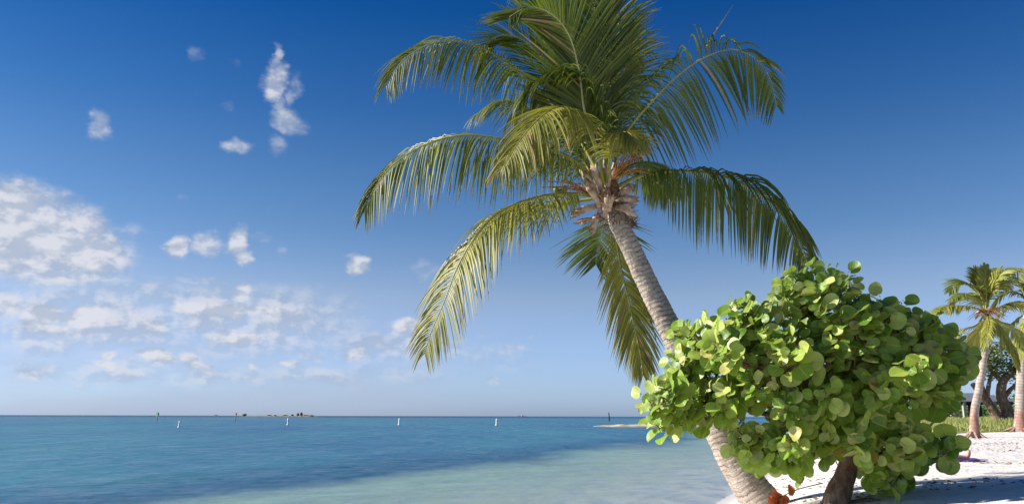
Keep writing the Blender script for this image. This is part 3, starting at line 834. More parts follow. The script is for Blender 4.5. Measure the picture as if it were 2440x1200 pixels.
# roots
for pts_ in ([(1998,1196,0),(2040,1190,-.02),(2075,1186,-.04),(2098,1198,-.08),(2110,1215,-.1)], [(1990,1200,0),(1960,1204,-.1),(1935,1206,-.15)], [(2010,1200,0),(2050,1204,-.1),(2100,1212,-.2)]):
    c, _ = catmull([P(a, b, BD0 + d) for a, b, d in pts_], 14)
    if pts_[1][1] > 1195:
        c = [Vector((q.x, q.y, tz(q.x, q.y) + .012)) for q in c]
    mb = MB(); mb.tube(c, [.022 * (1 - .7 * k / 13) for k in range(14)] if pts_[1][1] > 1195 else [.010 * (1 - .5 * k / 13) for k in range(14)], 6); mb.build('root', BARK, bush)
#SECOND_PART
# ------------------------------------------------------------------ distant water things
WHITE = plain('white_paint', (.80,.78,.74,1), .5, .4, .04)
DARKP = plain('tarred_pile', (.018,.018,.022,1), .7, .3, .1)
CONC = plain('weathered_pile', (.40,.37,.33,1), .8, .2, .2)
GREENP = plain('green_paint', (.02,.22,.09,1), .5, .4, .06)
REDP = plain('red_paint', (.50,.05,.09,1), .5, .4, .06)
LILAC = plain('red_orange_band', (.60,.16,.05,1), .5, .4, .06)
def buoy():
    t = empty('swim_buoy', (0,0,0), 'white spar buoy', 'buoy', 'white spar buoys marking the swimming area')
    mb = MB(); mb.lathe((0,0,0), [(.10,-.5),(.135,-.45),(.135,.90),(.12,.97),(.06,1.0),(.01,1.01)], 14); mb.build('spar', WHITE, t, local=True)
    mb = MB(); mb.lathe((0,0,0), [(.137,.62),(.140,.63),(.140,.66),(.137,.67)], 14); mb.build('band', LILAC, t, local=True)
    mb = MB(); mb.lathe((0,0,0), [(.14,-.2),(.24,-.16),(.24,.04),(.15,.07)], 14); mb.build('collar', WHITE, t, local=True)
    return t
b0 = buoy(); labs = ['white spar buoy leaning to the right, farthest left, nearest the green channel marker',
        'white upright spar buoy in front of the low scrubby island', 'white spar buoy on open water midway between island and motorboat', 'white spar buoy on open water just left of the motorboat']
for i, (a, b, tilt) in enumerate(((426,1017,.10),(686,1011,.0),(951,1011,.03),(1183,1012,.04))):
    if i == 0: o = b0
    else:
        o = b0.copy(); COL.objects.link(o)
        for ch in b0.children:
            c = ch.copy(); COL.objects.link(c); c.parent = o
    g = G(a, b); o.location = (g.x, g.y, 0); o.rotation_euler = (0, tilt, 0); o['label'] = labs[i]
    sc_ = g.y / 130 * .95; o.scale = (sc_,) * 3
def marker(a, b, hp, wsign, matS, lab, tri):
    g = G(a, b); t = empty('channel_marker', (g.x, g.y, 0), lab, 'channel marker', 'channel day markers on piles')
    s = g.y / FPX
    mb = MB(); mb.lathe((0,0,0), [(1.1*s,-1),(1.1*s,hp*s),(.8*s,hp*s+.1)], 10); mb.build('pile', CONC, t, local=True)
    mb = MB(); z = (hp - 2) * s; w_ = wsign * s
    if tri: v = [(-w_/2,-.06,z),(w_/2,-.06,z),(w_*.42,-.06,z+w_*1.15),(-w_*.42,-.06,z+w_*1.15)]
    else: v = [(-w_/2,-.06,z),(w_/2,-.06,z),(w_/2,-.06,z+w_*1.05),(-w_/2,-.06,z+w_*1.05)]
    yo = -1.3 * s
    v = [Vector((p[0], yo, p[2])) for p in v] + [Vector((p[0], yo + .05, p[2])) for p in v]
    mb.add(v, [(0,1,2,3),(7,6,5,4),(0,4,5,1),(1,5,6,2),(2,6,7,3),(3,7,4,0)]); mb.build('day_board', matS, t, smooth=False, local=True)
    v2 = [Vector((-q.x * .0 + (-1.4 * s), q.x, q.z)) for q in v]
    mb = MB(); mb.box((0, 1.35*s, z + w_*.5), (w_, .05, w_)); mb.build('day_board', matS, t, smooth=False, local=True)
    mb = MB(); mb.box((0, 0, z - .3*s), (w_*.9, 2.6*s, .8*s)); mb.build('platform', CONC, t, smooth=False, local=True)
    t.rotation_euler = (0, 0, -.7)
marker(374,1003,15,7.5,GREENP,'green square day marker on a pile at the far left of the sea',False)
marker(561,1001,15,5,REDP,'red day marker on a pale pile just left of the low island',True)
g = G(1452,1002); t = empty('old_pile', (g.x,g.y,0), 'dark bare wooden pile standing beyond the sandbar', 'pile'); s = g.y/FPX
mb = MB(); mb.tube([(0,0,-1),(-.3*s,0,8*s),(-1.1*s,0,19*s)], [1.5*s,1.4*s,1.2*s], 10); mb.build('post', DARKP, t, local=True)
mb = MB(); mb.tube([(-1.1*s,0,19*s),(-1.1*s,0,21*s)], [.9*s,.5*s], 8); mb.build('cap', CONC, t, local=True)
# motor boat
def boat(px, py, D, L_, lab, dark=False, heading=0):
    g = P(px, py, D); t = empty('motorboat' if not dark else 'distant_ship', (g.x, g.y, 0), lab, 'boat' if not dark else 'ship')
    hullm = WHITE if not dark else plain('pale_grey_hull', (.5,.54,.58,1), .6)
    n = 11; V_ = []
    for i in range(n):
        f = i / (n - 1); x = (f - .5) * L_
        w_ = L_ * .14 * (sin(pi * min(1, f * .5 + .5)) ** .7 if f < .99 else .0) * (1 - max(0, f - .35) ** 2.2 * 1.6); w_ = max(.03, w_)
        h_ = L_ * (.14 + .07 * f * f)
        V_ += [(-x, -w_, h_), (-x, -w_ * .85, 0), (-x, 0, -.3), (-x, w_ * .85, 0), (-x, w_, h_)]
    F_ = [(i*5+k, i*5+k+1, i*5+k+6, i*5+k+5) for i in range(n-1) for k in range(4)]
    F_ += [(i*5, i*5+5, i*5+9, i*5+4) for i in range(n-1)] + [(0,4,3,2,1), tuple((n-1)*5+k for k in range(5))]
    mb = MB(); mb.add(V_, F_); mb.build('hull', hullm, t, smooth=False, local=True)
    mb = MB()
    v = [(-L_*.12,-L_*.09,L_*.13),(L_*.20,-L_*.09,L_*.13),(L_*.12,-L_*.07,L_*.27),(-.02*L_,-L_*.07,L_*.27)]
    v += [(a,-b,c) for a,b,c in v]
    mb.add(v, [(0,1,2,3),(7,6,5,4),(0,4,5,1),(1,5,6,2),(2,6,7,3),(3,7,4,0)]); mb.build('cabin', hullm, t, smooth=False, local=True)
    mb = MB(); mb.box((.05*L_, 0, L_*.15), (L_*.19, L_*.17, L_*.035)); mb.build('window', DARKP, t, smooth=False, local=True)
    mb = MB(); mb.box((L_*.53, 0, L_*.07), (L_*.06, L_*.05, L_*.13)); mb.build('outboard_motor', WHITE if not dark else DARKP, t, smooth=False, local=True)
    t.rotation_euler = (0, 0, heading)
    return t
boat(1244, 990, 900, 9.5, 'white motorboat near the horizon, bow pointing left', heading=.15)
boat(514, 990, 3600, 17, 'tiny grey ship on the horizon between the green and red markers', True)
# low island
def ridge(name, px0, px1, py, D, depth, hmax, material, seed, label):
    a = P(px0, py, D); b = P(px1, py, D); n = 70; m = 12
    V_ = []
    for i in range(n + 1):
        f = i / n; x = a.x + (b.x - a.x) * f
        pr = min(1, f * 5, (1 - f) * 5) ** .7
        for j in range(m + 1):
            q = j / m
            yy = D + (q - .5) * depth * (.35 + .65 * pr) + depth * .15 * noise.noise(Vector((f * 6, seed, 0)))
            h = hmax * pr * sin(pi * q) ** .8 * (.65 + .5 * noise.noise(Vector((f * 14, q * 2, seed)))) - (.12 if j in (0, m) or i in (0, n) else 0)
            V_.append((x, yy, h))
    F_ = [(i*(m+1)+j, (i+1)*(m+1)+j, (i+1)*(m+1)+j+1, i*(m+1)+j+1) for i in range(n) for j in range(m)]
    o = mesh_obj(name, V_, F_, material); tag(o, label, kind='structure'); return o
ROCK = mat('rubble_shore', lambda w: prin(w, w.ramp(w.noise(pos(w), .9, 5, .6), [(.35, (.10,.10,.05,1)), (.5, (.24,.22,.14,1)), (.65, (.38,.34,.26,1))]), .9, .1))
WEED = mat('weedy_sandbar', lambda w: prin(w, w.ramp(w.noise(w.vec('MULTIPLY', pos(w), (.35,.6,3)), 1.0, 6, .65), [(.35, (.20,.13,.07,1)), (.5, (.42,.33,.20,1)), (.68, (.66,.60,.52,1))]), .9, .1))
ridge('island', 568, 768, 993.5, 820, 30, 1.5, ROCK, 3, 'low scrubby island strip near the horizon')
ridge('sandbar', 1412, 1720, 1013, 112, 9, .42, WEED, 5, 'thin brown and white sandbar reaching in from the right')
BL = []
def m_foliage(name, dark, lite, tr=.2):
    def f(w):
        r = w.add('ShaderNodeNewGeometry').outputs['Random Per Island']
        c = w.mix(r, dark, lite)
        return leafy(w, c, w.mix(.5, c, (lite[0]*1.5, lite[1]*1.5, lite[2], 1)), tr, .55, .3)
    return mat(name, f)
SCRUB = m_foliage('island_scrub', (.12,.15,.07,1), (.26,.29,.14,1))
DUSK = m_foliage('hedge_leaf', (.04,.085,.02,1), (.13,.21,.05,1))
TREEL = m_foliage('tree_leaf', (.09,.13,.03,1), (.26,.31,.08,1))
def clump(c, r, n, size, rg, mb, flat=1.0):
    for _ in range(n):
        while True:
            d = Vector((rg.uniform(-1,1), rg.uniform(-1,1), rg.uniform(-1,1)))
            if .25 < d.length < 1: break
        if noise.noise(Vector(c) * .7 + d * 1.7) < -.18: continue
        p = Vector(c) + Vector((d.x * r[0], d.y * r[1], d.z * r[2]))
        a = Vector((rg.gauss(0,1), rg.gauss(0,1), rg.gauss(0,.6))).normalized() * size * rg.uniform(.6, 1.3)
        b = a.orthogonal().normalized() * size * rg.uniform(.35, .7)
        mb.add([p - a, p - b, p + a, p + b], [(0,1,2,3)])
def shrub(px, D, w_, h_, lab, mt, seed, group=None, name='shrub', base=None, leaf=.3):
    rg_ = random.Random(seed); g = P(px, 990, D); z = base if base is not None else 0
    t = empty(name, (g.x, g.y, z), lab, 'shrub' if name == 'shrub' else 'tree', group)
    mb = MB()
    for k in range(4):
        clump((g.x + rg_.uniform(-.25,.25)*w_, g.y, z + h_*rg_.uniform(.45,.6)), (w_*.38, w_*.3, h_*.45), 110, leaf, rg_, mb)
    mb.build('crown', mt, t, smooth=False)
    mb = MB(); mb.tube([(g.x,g.y,z-.1),(g.x+.05*w_,g.y,z+h_*.6)], [h_*.05,h_*.03], 6); mb.build('stem', BARK, t)
G1 = 'shrubs growing on the low island'
for i, (px, w_, h_, lab) in enumerate(((583, 5.5, 3.4, 'round green shrub at the left end of the low island'), (642, 4.5, 1.7, 'low flat green shrub left of the island middle'), (655, 3, 1.7, 'tiny grey green shrub at the middle of the island'),
        (680, 5, 1.9, 'low shrub on the island just behind a white buoy'), (696, 2.2, 2.8, 'small reddish brown shrub right of the island middle'), (711, 2.6, 4.4, 'narrow dark shrub, left of the tallest pair on the island'), (717, 2.6, 5.0, 'tallest dark shrub on the island, right one of the pair'), (728, 5, 2.0, 'dark low shrub toward the right end of the island'), (742, 4, 1.7, 'last pale green shrub near the right tip of the island'))):
    shrub(px, 822, w_ * 1.0, h_ * .75, lab, SCRUB, 50 + i, G1, base=.5, leaf=.5)

# ------------------------------------------------------------------ right background
def ground_at(px, py):
    """walk the sight line down to the sand"""
    d = ray(px, py); D = 6.0
    while D < 400:
        q = P(px, py, D)
        if q.z <= tz(q.x, q.y): return q
        D += .05
    return P(px, py, 60)
def m_ftr(w):
    uv = w.add('ShaderNodeUVMap').outputs[0]; u, v, _ = w.sep(uv); n = w.noise(pos(w), 6, 5)
    fr = w.math('FRACT', w.math('MULTIPLY', w.math('ADD', v, w.math('MULTIPLY', n, .03)), 9)); line = w.mr(w.math('ABSOLUTE', w.math('SUBTRACT', fr, .5)), .38, .5)
    c = w.mix(w.mr(n, .3, .7), (.26,.21,.18,1), (.46,.40,.35,1)); c = w.mix(w.math('MULTIPLY', line, .7), c, (.13,.09,.07,1))
    red = w.math('MULTIPLY', w.mr(v, 1.15, .75, 0, 1), w.mr(w.noise(w.vec('MULTIPLY', uv, (6,1.5,1)), 1, 4), .42, .58))
    c = w.mix(w.math('MULTIPLY', red, .8), c, (.28,.09,.045,1))
    return prin(w, c, .85, .2, w.bump(w.math('ADD', n, w.math('MULTIPLY', line, -.4)), .6, .02))
FTR = mat('far_palm_bark', m_ftr)
def far_palm(pts, D, base_px, fr, label, seed, wbase):
    rg_ = random.Random(seed)
    g = ground_at(*base_px); D0 = g.y
    t = empty('palm_tree', tuple(g), label, 'palm tree', 'coconut palms at the edge of the beach')
    P_ = [g - Vector((0,0,.15))] + [P(a, b, D0) for a, b in pts]
    c, ln = catmull(P_, 60)
    k = D0 / FPX
    mb = MB()
    def rad(i):
        s = i / 59; r = np.interp(s, [0,.04,.12,.3,1], [1.7,1.35,1.05,.95,.72]) * wbase * k * .5
        return lambda th, r=r, s=s: r * (1 + (.22 * max(0, 1 - s * 9)) * sin(5 * th + 1) + .03 * noise.noise(Vector((cos(th), sin(th), s * 20))))
    mb.tube(c, [rad(i) for i in range(60)], 18); mb.build('trunk', FTR, t, uv=True)
    for j in range(7):
        a = 2 * pi * j / 7 + rg_.uniform(-.3,.3); r = wbase * k * rg_.uniform(1.0, 1.7)
        q = [g + Vector((cos(a)*wbase*k*.5, sin(a)*wbase*k*.4, .12)), g + Vector((cos(a)*r*.8, sin(a)*r*.8, .03)), g + Vector((cos(a)*r*1.25, sin(a)*r*1.2, -.05))]
        q = [Vector((v_.x, v_.y, tz(v_.x, v_.y) + dz_)) for v_, dz_ in zip(q, (.16,.04,-.03))]
        mb = MB(); cc_, _ = catmull(q, 6); mb.tube(cc_, [.05,.04,.035,.025,.02,.01], 5); mb.build('root', FTR, t)
    heart = P_[-1]
    for j, f in enumerate(fr):
        ps = [heart] + [P(a, b, D0 + dd) for a, b, dd in f[0]]
        make_frond(t, ps, f[1], RACH, seed=seed * 40 + j, N=46, segs=4, r0=.035, maxlen=f[2], droop=f[3], width=.05, vee=.15, roll=f[4], start=.2)
    for j in range(7):
        a = rg_.uniform(0, 2*pi); e = heart + Vector((cos(a)*.3, sin(a)*.3, rg_.uniform(-.25,.05)))
        mb = MB(); mb.tube([heart + Vector((0,0,-.1)), heart.lerp(e,.5)+Vector((0,0,.05)), e], [.06,.05,.015], 6); mb.build('leaf_base', HUSK, t)
    for j in range(3):
        mb = MB()
        for q in range(12):
            e = heart + Vector((rg_.uniform(-.6,.6), rg_.uniform(-.6,.2), rg_.uniform(-.25,.1)))
            mb.tube([heart, heart.lerp(e,.5)+Vector((0,0,.12)), e], [.012,.010,.006], 4)
        mb.build('flower_stalk', ORANGE, t)
    return t
FY = palm_leaf_mat('far_leaf_yellow', (.16, .19, .03, 1), (.38, .38, .07, 1), (.40, .32, .12, 1), (.50, .48, .05, 1))
FM = palm_leaf_mat('far_leaf_mid', (.08, .12, .016, 1), (.20, .24, .035, 1), (.36, .30, .10, 1), (.32, .38, .04, 1))
Y_, M_, D_k = FY, FM, LF_MID
far_palm([(2322,985),(2332,930),(2342,870),(2350,810),(2352,770),(2349,745)], 26, (2322,1042), [
  ([(2335,700,0),(2315,680,-.1),(2285,672,-.2),(2262,695,-.3)], M_, .62, .5, (0,40)),
  ([(2342,690,.2),(2332,655,.3),(2320,640,.4)], D_k, .6, .3, (0,0)),
  ([(2320,732,0),(2280,728,-.1),(2245,732,-.2),(2222,748,-.3)], Y_, .62, 1.1, (0,20)),
  ([(2360,700,0),(2372,665,-.1),(2395,645,-.2),(2430,640,-.3)], Y_, .62, .6, (0,-30)),
  ([(2375,735,0),(2405,722,-.1),(2440,722,-.2),(2475,740,-.3)], Y_, .68, 1.1, (0,10)),
  ([(2365,760,-.4),(2385,790,-.8),(2410,830,-1.0),(2428,880,-1.0)], Y_, .5, 1.1, (0,10)),
  ([(2356,770,-.7),(2350,800,-1.1),(2342,830,-1.2)], Y_, .45, 1.2, (0,0)),
  ([(2325,775,.1),(2295,785,.2),(2275,820,.3),(2262,860,.3)], Y_, .6, 1.1, (0,0)),
  ([(2340,775,.5),(2320,810,.9),(2310,850,1.1)], Y_, .6, 1.1, (0,0)),
  ([(2365,690,.5),(2385,670,1.0),(2405,690,1.5)], D_k, .6, .8, (0,0)),
  ([(2320,705,.6),(2285,705,1.0),(2260,740,1.2)], D_k, .6, .9, (0,0)),
  ([(2345,690,.6),(2350,650,.9),(2365,640,1.3)], D_k, .6, .4, (0,0)),
  ([(2385,770,.5),(2420,790,1.0),(2440,830,1.2)], M_, .6, 1.1, (0,0)),
  ([(2330,720,-.5),(2300,700,-1.0),(2275,710,-1.3)], M_, .6, .8, (0,0)),
  ([(2350,700,-.1),(2346,668,-.2),(2350,632,-.2)], D_k, .45, .1, (0,0)),
 ], 'slender coconut palm with yellow green fronds on the sand right of the bush', 2, 19)
far_palm([(2432,960),(2434,900),(2438,830),(2446,770),(2452,735)], 26, (2430,1028), [
  ([(2440,700,0),(2420,670,0),(2395,660,.2),(2375,690,.3)], M_, .65, .8, (0,30)),
  ([(2450,690,0),(2452,650,.1),(2460,620,.1)], D_k, .6, .2, (0,0)),
  ([(2430,730,.2),(2400,735,.4),(2375,760,.5),(2360,800,.6)], D_k, .65, 1.1, (0,20)),
  ([(2470,700,0),(2500,670,-.1),(2530,680,-.2)], M_, .65, .6, (0,0)),
  ([(2480,730,0),(2515,735,-.1),(2545,770,-.2)], M_, .65, 1.1, (0,0)),
  ([(2440,770,-.4),(2430,810,-.8),(2428,860,-.8)], Y_, .6, 1.1, (0,0)),
  ([(2425,760,.3),(2395,790,.6),(2385,840,.8)], M_, .6, 1.1, (0,0)),
  ([(2415,770,.6),(2370,790,1.0),(2345,850,1.2)], M_, .65, 1.1, (0,0)),
  ([(2440,680,.6),(2405,650,1.0),(2380,650,1.3)], D_k, .65, .6, (0,0)),
  ([(2455,690,.6),(2480,640,1.0),(2500,620,1.3)], D_k, .65, .4, (0,0)),
  ([(2470,780,.4),(2490,820,.8),(2495,870,.9)], M_, .6, 1.1, (0,0)),
  ([(2430,700,.4),(2390,700,.8),(2360,740,1.1)], D_k, .65, 1.0, (0,0)),
 ], 'coconut palm with darker trunk cut off by the right edge of the picture', 3, 24)
far_palm([(2196,960),(2192,900),(2186,840),(2180,800)], 40, (2205,1006), [
  ([(2165,780,0),(2140,790,-.1),(2125,820,-.2)], M_, .8, 1.0, (0,0)),
  ([(2185,775,0),(2200,765,.1),(2225,785,.1)], M_, .8, 1.0, (0,0)),
  ([(2178,770,0),(2170,750,.1),(2150,745,.1)], D_k, .8, .6, (0,0)),
  ([(2190,810,0),(2210,820,.1),(2222,860,.1)], M_, .8, 1.0, (0,0)),
 ], 'pale palm trunk seen through a gap in the bush', 4, 14)

# twisted broadleaf trees behind the palms
def twisted(base_px, limbs_, crown, lab, seed, D=None):
    rg_ = random.Random(seed); g = ground_at(*base_px); D0 = g.y
    t = empty('gnarled_tree', tuple(g), lab, 'tree', 'gnarled trees behind the palms')
    first = True
    for pts, r in limbs_:
        P_ = ([g - Vector((0,0,.15))] if first else []) + [P(a, b, D0 + d) for a, b, d in pts]
        c, _ = catmull(P_, 18); mb = MB()
        mb.tube(c, [r * (1.25 - .7 * k / 17) * (1 + .18 * noise.noise(Vector((k * .6, seed, 0)))) for k in range(18)], 10)
        mb.build('trunk' if first else 'branch', BARK, t); first = False
    mb = MB()
    for a, b, d, rx, rz in crown:
        p = P(a, b, D0 + d); k = D0 / FPX
        clump(p, (rx * k, rx * k * .9, rz * k), int(rx * rz * .42) + 60, .075, rg_, mb)
    mb.build('crown', TREEL, t, smooth=False)
twisted((2388,1008), [([(2365,975,0),(2340,940,0),(2318,915,-.3)], .20), ([(2380,990,0),(2345,935,.2),(2330,890,.2),(2300,860,.2)], .12), ([(2350,955,0),(2360,900,.2),(2380,860,.3)], .09)],
  [(2290,870,0,45,38),(2340,860,.2,50,45),(2255,905,0,30,22),(2390,850,.3,50,45),(2310,830,.5,60,40),(2265,850,.8,45,45),(2235,880,1.2,40,35)], 'gnarled tree leaning left with a pale patched trunk behind the slender palm', 11)
twisted((2402,1008), [([(2398,975,.3),(2385,940,.3),(2392,905,.3),(2420,880,.3)], .24), ([(2390,950,.3),(2410,925,.3),(2440,905,.3)], .10), ([(2392,910,.3),(2370,890,.5),(2350,850,.5)], .10)],
  [(2400,850,.6,50,45),(2440,860,.5,50,45),(2425,900,.3,28,20),(2470,830,.5,60,60),(2360,880,1.0,40,30)], 'gnarled tree with a thick dark twisted trunk between the two palms', 12)

# grass
gl = []
GR_ = m_foliage('tall_grass', (.17,.21,.05,1), (.44,.45,.17,1), .35)
rg_ = random.Random(5); mb = MB()
n_ = 0
while n_ < 26000:
    y = 27 + 48 * rg_.random() ** 1.5; px = rg_.uniform(1850, 2560); x = (px - 1220) / FPX * y
    z = tz(x, y)
    yb_ = 31.5 + 1.2 * noise.noise(Vector((x * .35, 2, 0))) + (.9 if px < 2280 else 0) - .0
    if y < yb_ or x - np.interp(y, YS, XS) < 3: continue
    n_ += 1
    h = rg_.uniform(.12, .34) * (1 if y > yb_ + 1 else .6); w_ = .012 + y * .0004
    a = rg_.uniform(0, pi); dx, dy = cos(a) * w_, sin(a) * w_; lx, ly = rg_.gauss(0, .09), rg_.gauss(0, .09)
    mb.add([(x-dx,y-dy,z-.02),(x+dx,y+dy,z-.02),(x+dx*.6+lx*.5,y+dy*.6+ly*.5,z+h*.6),(x-dx*.6+lx*.5,y-dy*.6+ly*.5,z+h*.6),(x+lx,y+ly,z+h)], [(0,1,2,3),(3,2,4)])
o = mb.build('grass', GR_); tag(o, 'tall pale green beach grass beyond the sand', 'grass', kind='stuff')
# grassy turf beneath
xs = np.linspace(11, 130, 120); ys = np.linspace(31.5, 160, 90)
TURF = mat('turf', lambda w: prin(w, w.mix(w.mr(w.noise(pos(w), .8, 5), .35, .65), (.15,.17,.05,1), (.26,.28,.10,1)), .9, .1))
X, Y = np.meshgrid(xs, ys)
def turf_z(X, Y):
    d = X - np.interp(Y, YS, XS); return terr(X, Y) + np.where((d > 4) , .02, -.3)
o, _ = grid('turf', xs, ys, turf_z, TURF); tag(o, 'green turf under the tall grass', kind='structure')
# far hedge / woods line
mb = MB(); rg_ = random.Random(9)
for k in range(70):
    y = rg_.uniform(82, 100); px = rg_.uniform(1960, 2700); x = (px - 1220) / FPX * y; h = rg_.uniform(1.1, 2.3) + (1.2 if px > 2400 else 0)
    clump((x, y, tz(x, y) + h * .45), (2.4, 1.5, h * .62), 170, .22, rg_, mb)
o = mb.build('hedge', DUSK, smooth=False); tag(o, 'low dark green wooded hedge line behind the shelter', 'hedge', kind='stuff')

# picnic shelter
def shelter():
    D0 = 62; c = P(2300, 962, D0); z = tz(c.x, c.y); k = D0 / FPX
    t = empty('picnic_shelter', (c.x, c.y, z), 'grey roofed picnic shelter on posts beyond the grass', 'shelter')
    xl, xr = P(2235, 960, D0).x, P(2372, 960, D0).x; ez = P(2300, 958, D0).z; rz_ = P(2300, 936, D0).z
    ROOF = mat('grey_shingle', lambda w: prin(w, w.mix(w.mr(w.noise(pos(w), 3, 4), .3, .7), (.20,.22,.25,1), (.30,.32,.35,1)), .7, .3))
    y0, y1 = D0 - 2.6, D0 + 2.6; n = 9
    for side_ in (0, 1):
        ya = y0 - .4 if side_ == 0 else y1 + .4
        for j in range(n):
            fa, fb = j / n, (j + 1) / n
            za = ez + (rz_ - ez) * fa; zb_ = ez + (rz_ - ez) * fb
            a = ya + (D0 - ya) * fa; b = ya + (D0 - ya) * fb
            ins = .9
            xa0, xa1 = xl + ins * fa, xr - ins * fa; xb0, xb1 = xl + ins * fb, xr - ins * fb
            v = [(xa0,a,za+.05),(xa1,a,za+.05),(xb1,b,zb_+.02),(xb0,b,zb_+.02),(xa0,a,za),(xa1,a,za),(xb1,b,zb_-.02),(xb0,b,zb_-.02)]
            mb = MB(); mb.add(v, [(0,1,2,3),(7,6,5,4),(0,4,5,1),(1,5,6,2),(2,6,7,3),(3,7,4,0)]); mb.build('roof_course', ROOF, t, smooth=False)
    for j in range(4):
        x = xl + .5 + (xr - xl - 1) * j / 3
        for y in (y0, y1):
            mb = MB(); mb.box((x, y, (z - .3 + ez) / 2), (.2, .2, ez - z + .3)); mb.build('post', DARKP if j % 2 else CONC, t, smooth=False)
    for y in (y0, y1):
        mb = MB(); mb.box(((xl+xr)/2, y, ez - .1), (xr - xl - .5, .14, .18)); mb.build('beam', DARKP, t, smooth=False)
shelter()

# ------------------------------------------------------------------ people
SKIN = plain('skin', (.55,.33,.24,1), .55, .35, .05, 10)
def cloth(n, c): return plain(n, c, .8, .15, .06, 14)
def skin_mesh(name, joints, bones, material, parent, sub=2):
    me = bpy.data.meshes.new(name); me.from_pydata([j[0] for j in joints], bones, []); o = bpy.data.objects.new(name, me); COL.objects.link(o)
    m = o.modifiers.new('s', 'SKIN'); s_ = o.modifiers.new('d', 'SUBSURF'); s_.levels = sub; s_.render_levels = sub
    sv = me.skin_vertices[0].data
    for k, j in enumerate(joints): sv[k].radius = (j[1], j[2] if len(j) > 2 else j[1])
    sv[0].use_root = True
    dg = bpy.context.evaluated_depsgraph_get(); dg.update()
    m2 = bpy.data.meshes.new_from_object(o.evaluated_get(dg)); m2.name = name
    o.modifiers.clear(); o.data = m2; m2.materials.clear(); m2.materials.append(material)
    m2.polygons.foreach_set('use_smooth', [True] * len(m2.polygons))
    o.parent = parent; return o
def person(loc, rz, pose, lab, suit, hairc, extra=None):
    t = empty('person', loc, lab, 'person'); t.rotation_euler = (0, 0, rz)
    if pose == 'lie':    # on the back along +x (feet at +x), right knee raised
        J = [((0,0,.12),.13,.10),((-.25,0,.13),.12,.09),((-.48,0,.14),.15,.09),((-.60,0,.15),.055),((-.72,0,.17),.075),((-.84,0,.18),.07),
             ((.06,.09,.12),.09),((.42,.10,.44),.065),((.62,.10,.08),.045),((.74,.10,.12),.035,.03),
             ((.06,-.09,.12),.09),((.48,-.12,.10),.06),((.88,-.13,.08),.045),((.92,-.14,.20),.035,.03),
             ((-.47,.18,.13),.05),((-.25,.30,.08),.04),((-.02,.26,.07),.032),((.08,.24,.06),.03,.02),
             ((-.47,-.18,.13),.05),((-.25,-.30,.08),.04),((-.02,-.26,.07),.032),((.08,-.24,.06),.03,.02)]
        head = Vector((-.78,0,.18)); up = Vector((0,0,1)); hb = Vector((-1,0,0)); trunkj = (0,1,2)
    else:                # sitting on the sand facing -y, knees up
        J = [((0,0,.11),.13,.11),((0,.02,.32),.11,.09),((0,.0,.52),.15,.09),((0,-.01,.63),.05),((0,-.03,.72),.07),((0,-.03,.84),.075),
             ((.09,-.06,.11),.09),((.12,-.42,.42),.062),((.13,-.62,.08),.042),((.13,-.74,.04),.035,.03),
             ((-.09,-.06,.11),.09),((-.12,-.42,.40),.062),((-.13,-.64,.08),.042),((-.13,-.76,.04),.035,.03),
             ((.18,0,.52),.05),((.25,-.18,.34),.038),((.10,-.36,.38),.03),((.04,-.42,.40),.03,.02),
             ((-.18,0,.52),.05),((-.25,-.18,.34),.038),((-.10,-.36,.38),.03),((-.04,-.42,.42),.03,.02)]
        head = Vector((0,-.03,.79)); up = Vector((0,-1,0)); hb = Vector((0,0,1)); trunkj = (0,1,2)
    B = [(0,1),(1,2),(2,3),(3,4),(4,5),(0,6),(6,7),(7,8),(8,9),(0,10),(10,11),(11,12),(12,13),(2,14),(14,15),(15,16),(16,17),(2,18),(18,19),(19,20),(20,21)]
    skin_mesh('body', J, B, SKIN, t)
    JS = [(J[k][0], J[k][1] + .014, (J[k][2] if len(J[k]) > 2 else J[k][1]) + .014) for k in trunkj]
    skin_mesh('clothing', JS, [(0,1),(1,2)], suit, t)
    mb = MB()
    back = -up
    c0 = head + back * .015 + hb * .03
    V_ = []; F_ = []; a_ = hb; b_ = up.cross(hb)
    for i in range(7):
        ph = pi * .62 * i / 6
        for k in range(12):
            th = 2 * pi * k / 12
            dv = (hb * .8 + back * .6).normalized(); s1 = dv.orthogonal().normalized(); s2 = dv.cross(s1)
            V_.append(c0 + (dv * cos(ph) + (s1 * cos(th) + s2 * sin(th)) * sin(ph)) * .102)
    F_ = [(i*12+k, i*12+(k+1)%12, (i+1)*12+(k+1)%12, (i+1)*12+k) for i in range(6) for k in range(12)]
    mb.add(V_, F_); mb.build('hair', hairc, t, local=True)
    return t
HB = cloth('brown_hair', (.06,.035,.02,1))
g = ground_at(2158, 1103)
person((g.x, g.y, tz(g.x, g.y) + .0), .05, 'lie', 'sunbather lying on the sand on a purple towel behind the bush', cloth('purple_cloth', (.12,.05,.28,1)), HB)
mb = MB(); nx_, ny_ = 24, 8; V_ = []
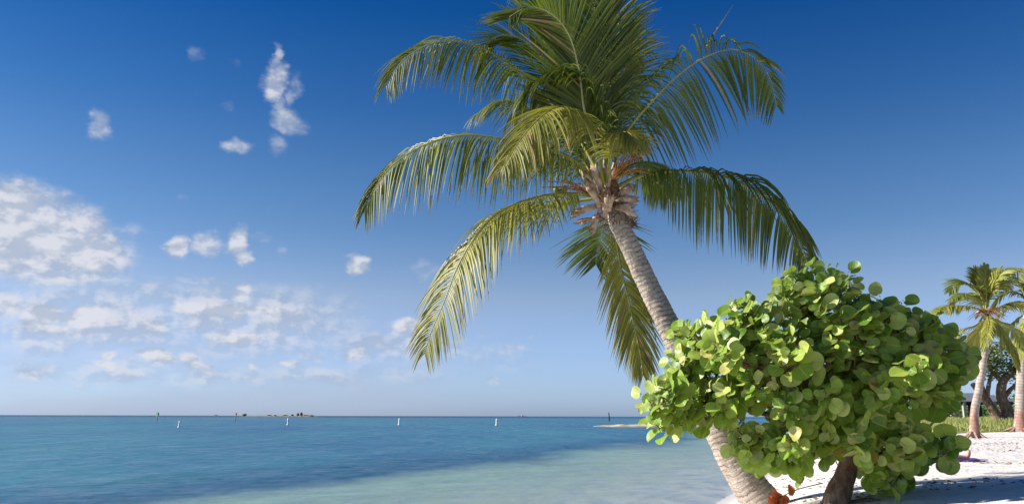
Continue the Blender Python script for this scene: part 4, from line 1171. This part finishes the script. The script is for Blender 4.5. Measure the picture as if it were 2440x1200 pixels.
for i in range(nx_ + 1):
    for j in range(ny_ + 1):
        x = g.x - 1.0 + 2.05 * i / nx_; y = g.y - .36 + .66 * j / ny_
        V_.append((x, y, tz(x, y) + .035 + .012 * noise.noise(Vector((x * 5, y * 5, 0)))))
F_ = [(i*(ny_+1)+j, (i+1)*(ny_+1)+j, (i+1)*(ny_+1)+j+1, i*(ny_+1)+j+1) for i in range(nx_) for j in range(ny_)]
mb.add(V_, F_); o = mb.build('beach_towel', cloth('purple_towel', (.16,.09,.38,1))); sm = o.modifiers.new('t', 'SOLIDIFY'); sm.thickness = .012
tag(o, 'purple beach towel under the sunbather on the white sand', 'towel')
g = ground_at(2268, 998)
person((g.x, g.y, tz(g.x, g.y)), .5, 'sit', 'person in pinkish white clothes sitting at the edge of the grass', cloth('white_cloth', (.70,.62,.62,1)), HB)
g = ground_at(1842, 1022)
person((g.x, g.y, tz(g.x, g.y)), -.4, 'sit', 'person in red sitting on the far beach, seen through a gap in the bush', cloth('red_cloth', (.60,.05,.06,1)), HB)
g = ground_at(1815, 1018)
person((g.x, g.y, tz(g.x, g.y)), .7, 'sit', 'person in dark clothes sitting left of the one in red on the far beach', cloth('dark_cloth', (.03,.03,.05,1)), HB)

# bits of dried weed and twigs on the sand
mb = MB(); rg_ = random.Random(77); n_ = 0
while n_ < 900:
    y = rg_.uniform(6.5, 26); px = rg_.uniform(1800, 2480); x = (px - 1220) / FPX * y; z = tz(x, y)
    if z < .2 or noise.noise(Vector((x * .6, y * .6, 4))) < .0: continue
    n_ += 1; a = rg_.uniform(0, pi); l_ = rg_.uniform(.012, .05); w_ = rg_.uniform(.003, .008)
    d = Vector((cos(a), sin(a), 0)); s_ = Vector((-sin(a), cos(a), 0)); c = Vector((x, y, z + .006))
    mb.add([c-d*l_-s_*w_, c-d*l_+s_*w_, c+d*l_+s_*w_, c+d*l_-s_*w_, c+Vector((0,0,.012))], [(0,1,4),(1,2,4),(2,3,4),(3,0,4)])
o = mb.build('beach_debris', TWIG, smooth=False); tag(o, 'scattered dry weed and twig bits on the sand', 'debris', kind='stuff')
